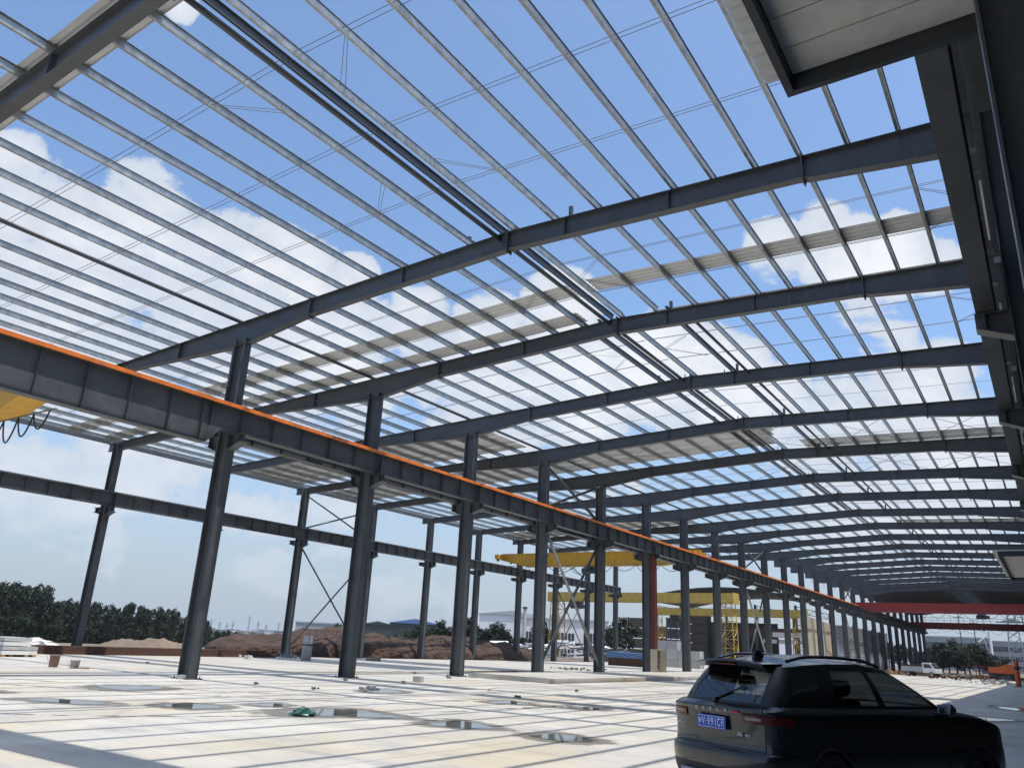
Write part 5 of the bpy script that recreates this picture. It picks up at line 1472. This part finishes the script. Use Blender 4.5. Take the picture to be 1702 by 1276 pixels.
MB().prism([(-1.8, .9), (1.7, .9), (1.7, 1.9), (.4, 2.1), (-.6, 1.7), (-1.8, 1.6)], 'y', -.9, .9).build('body', OR, mc)
MB().box(-1.6, 1.5, -.5, .5, .5, .897).build('chassis', MAT['steel_dark'], mc)
for x in (-1.2, 1.1):
    for s in (-1, 1): MB().tube((x, s*.7, .45), (x, s*1.0, .45), .45, 16).build('wheel', MAT['black'], mc)
p = on_z(1640, 1126, 0)
mc = thing('barrier_rack', (p.x, p.y, 0), 'orange railed rack standing beside the orange machine', 'rack')
for z in (.2, .9, 1.6): MB().box(-1.4, 1.4, -.06, .06, z, z+.12).build('rail', OR, mc)
for x in (-1.4, -.5, .5, 1.3): MB().box(x, x+.1, -.10, .10, -.14, 1.75).build('post', OR, mc)
p = on_z(1694, 1141, 0)
mc = thing('orange_post', (p.x, p.y, 0), 'orange barrier post beside the dark wall', 'post')
MB().tube((0, 0, 0), (0, 0, 2.3), .22, 12).build('tube', OR, mc); MB().lathe([(.23, 1.5), (.245, 1.5), (.245, 1.8), (.23, 1.8)], 12).build('band', MAT['steel_dark'], mc); MB().box(-.35, .35, -.35, .35, .0, .05).build('foot', MAT['steel_dark'], mc)
for k, (px, py, n, sp_, sz, mt) in enumerate([(1600, 1130, 40, 4.0, .35, 'rust'), (1640, 1137, 40, 3.0, .3, 'white'), (1655, 1138, 20, 1.5, .4, 'block'), (1560, 1122, 40, 5.0, .4, 'block'), (1500, 1121, 40, 4.0, .5, 'wood'), (1620, 1128, 30, 4.0, .3, 'wood')]):
    rubble(on_z(px, py), n, sp_, sz, ['red-brown rubble', 'pale broken sheets', 'grey rubble', 'dusty rubble', 'splintered timber scraps', 'brown timber debris'][k]+' on the floor at the far end', MAT[mt], seed=40+k)
for k, (px, py0, py1) in enumerate([(1480, 1020, 1106), (1419, 1024, 1086), (1380, 1055, 1090)]):
    p = on_y(px, py1, 106+k*4); q = on_y(px, py0, 106+k*4)
# far town: low blocks, cooling haze-side masts and cranes on the horizon
rt = random.Random(9)
for k in range(26):
    px = 345+k*9.5+rt.uniform(-4, 4); dist = rt.uniform(900, 1900)
    tp = 1043+(px-300)*.049-rt.uniform(-1, 3)
    a = at_dist(px, tp, dist); w = rt.uniform(8, 40); gz = terrain_z(a.x, a.y)-1
    root = thing('town_building', (a.x, a.y, gz), 'hazy low town building on the horizon', 'building', 'town buildings on the horizon', rz=rt.uniform(0, 3))
    hh = max(4, a.z-gz); MB().box(-w/2, w/2, -8, 8, 0, hh).build('wall', MAT[rt.choice(['white', 'greysheet', 'block', 'beige'])], root); MB().box(-w/2-.4, w/2+.4, -8.4, 8.4, hh+.003, hh+.8).build('roof', MAT[rt.choice(['greysheet', 'bluesheet', 'rust'])], root)
for k, (px, h) in enumerate([(352, 18), (366, 14), (388, 16), (416, 27), (430, 18), (464, 17), (443, 13), (378, 12), (503, 12), (614, 12), (647, 14)]):
    dist = 1500; a = at_dist(px, 1043+(px-300)*.049-h, dist); gz = terrain_z(a.x, a.y)
    root = thing('pylon_mast', (a.x, a.y, gz), 'faint thin mast standing on the hazy horizon', 'mast', 'masts on the horizon')
    m = MB(); H2 = a.z-gz
    for s in (-1, 1):
        m.tube((s*2.2, 0, 0), (s*.5, 0, H2), .5, 5, .3)
    for q in range(6): m.tube((-2*(1-q/6), 0, H2*q/6), (2*(1-(q+1)/6), 0, H2*(q+1)/6), .3, 5)
    m.build('mast', MAT['galv'], root)
    for zq in (.7, .85): MB().box(-5, 5, -.3, .3, H2*zq, H2*zq+.7).build('cross_arm', MAT['galv'], root)
# far tree cover on the plain
m = MB(); rg = np.random.default_rng(5)
for k in range(900):
    px = rg.uniform(300, 760); dist = rg.uniform(260, 1500)
    p = at_dist(px, 1100, dist); z = terrain_z(p.x, p.y); s = rg.uniform(3, 7)
    n = 7; o = len(m.v)
    for (r_, zz_) in ((.5, 0), (1, .45), (.75, .9), (.15, 1.2)):
        for i in range(n):
            a = 2*math.pi*i/n+rg.random()*.4; m.v.append((p.x+s*r_*math.cos(a)*rg.uniform(.8, 1.2), p.y+s*r_*math.sin(a)*rg.uniform(.8, 1.2), z+s*zz_*rg.uniform(.85, 1.15)))
    for j in range(3):
        for i in range(n): m.f.append((o+j*n+i, o+j*n+(i+1) % n, o+(j+1)*n+(i+1) % n, o+(j+1)*n+i))
tag(stuff(m.build('distant_woods', LEAF[1])), 'scattered distant woods on the hazy plain', 'woods')

# ------------------------------------------------------------------ haze over the plain
hz_m = bpy.data.materials.new('haze_air'); hz_m.use_nodes = True; nt = hz_m.node_tree
nt.nodes.remove(nt.nodes['Principled BSDF']); pv = nt.nodes.new('ShaderNodeVolumePrincipled')
pv.inputs['Color'].default_value = (.86, .92, 1.0, 1); pv.inputs['Density'].default_value = .00018; pv.inputs['Anisotropy'].default_value = .2
nt.links.new(pv.outputs[0], nt.nodes['Material Output'].inputs['Volume'])
HAZE = stuff(MB().box(-6500, 3500, -1800, 9500, -14, 45).build('haze', hz_m))
tag(HAZE, 'thin pale haze lying over the plain and the town', 'haze')
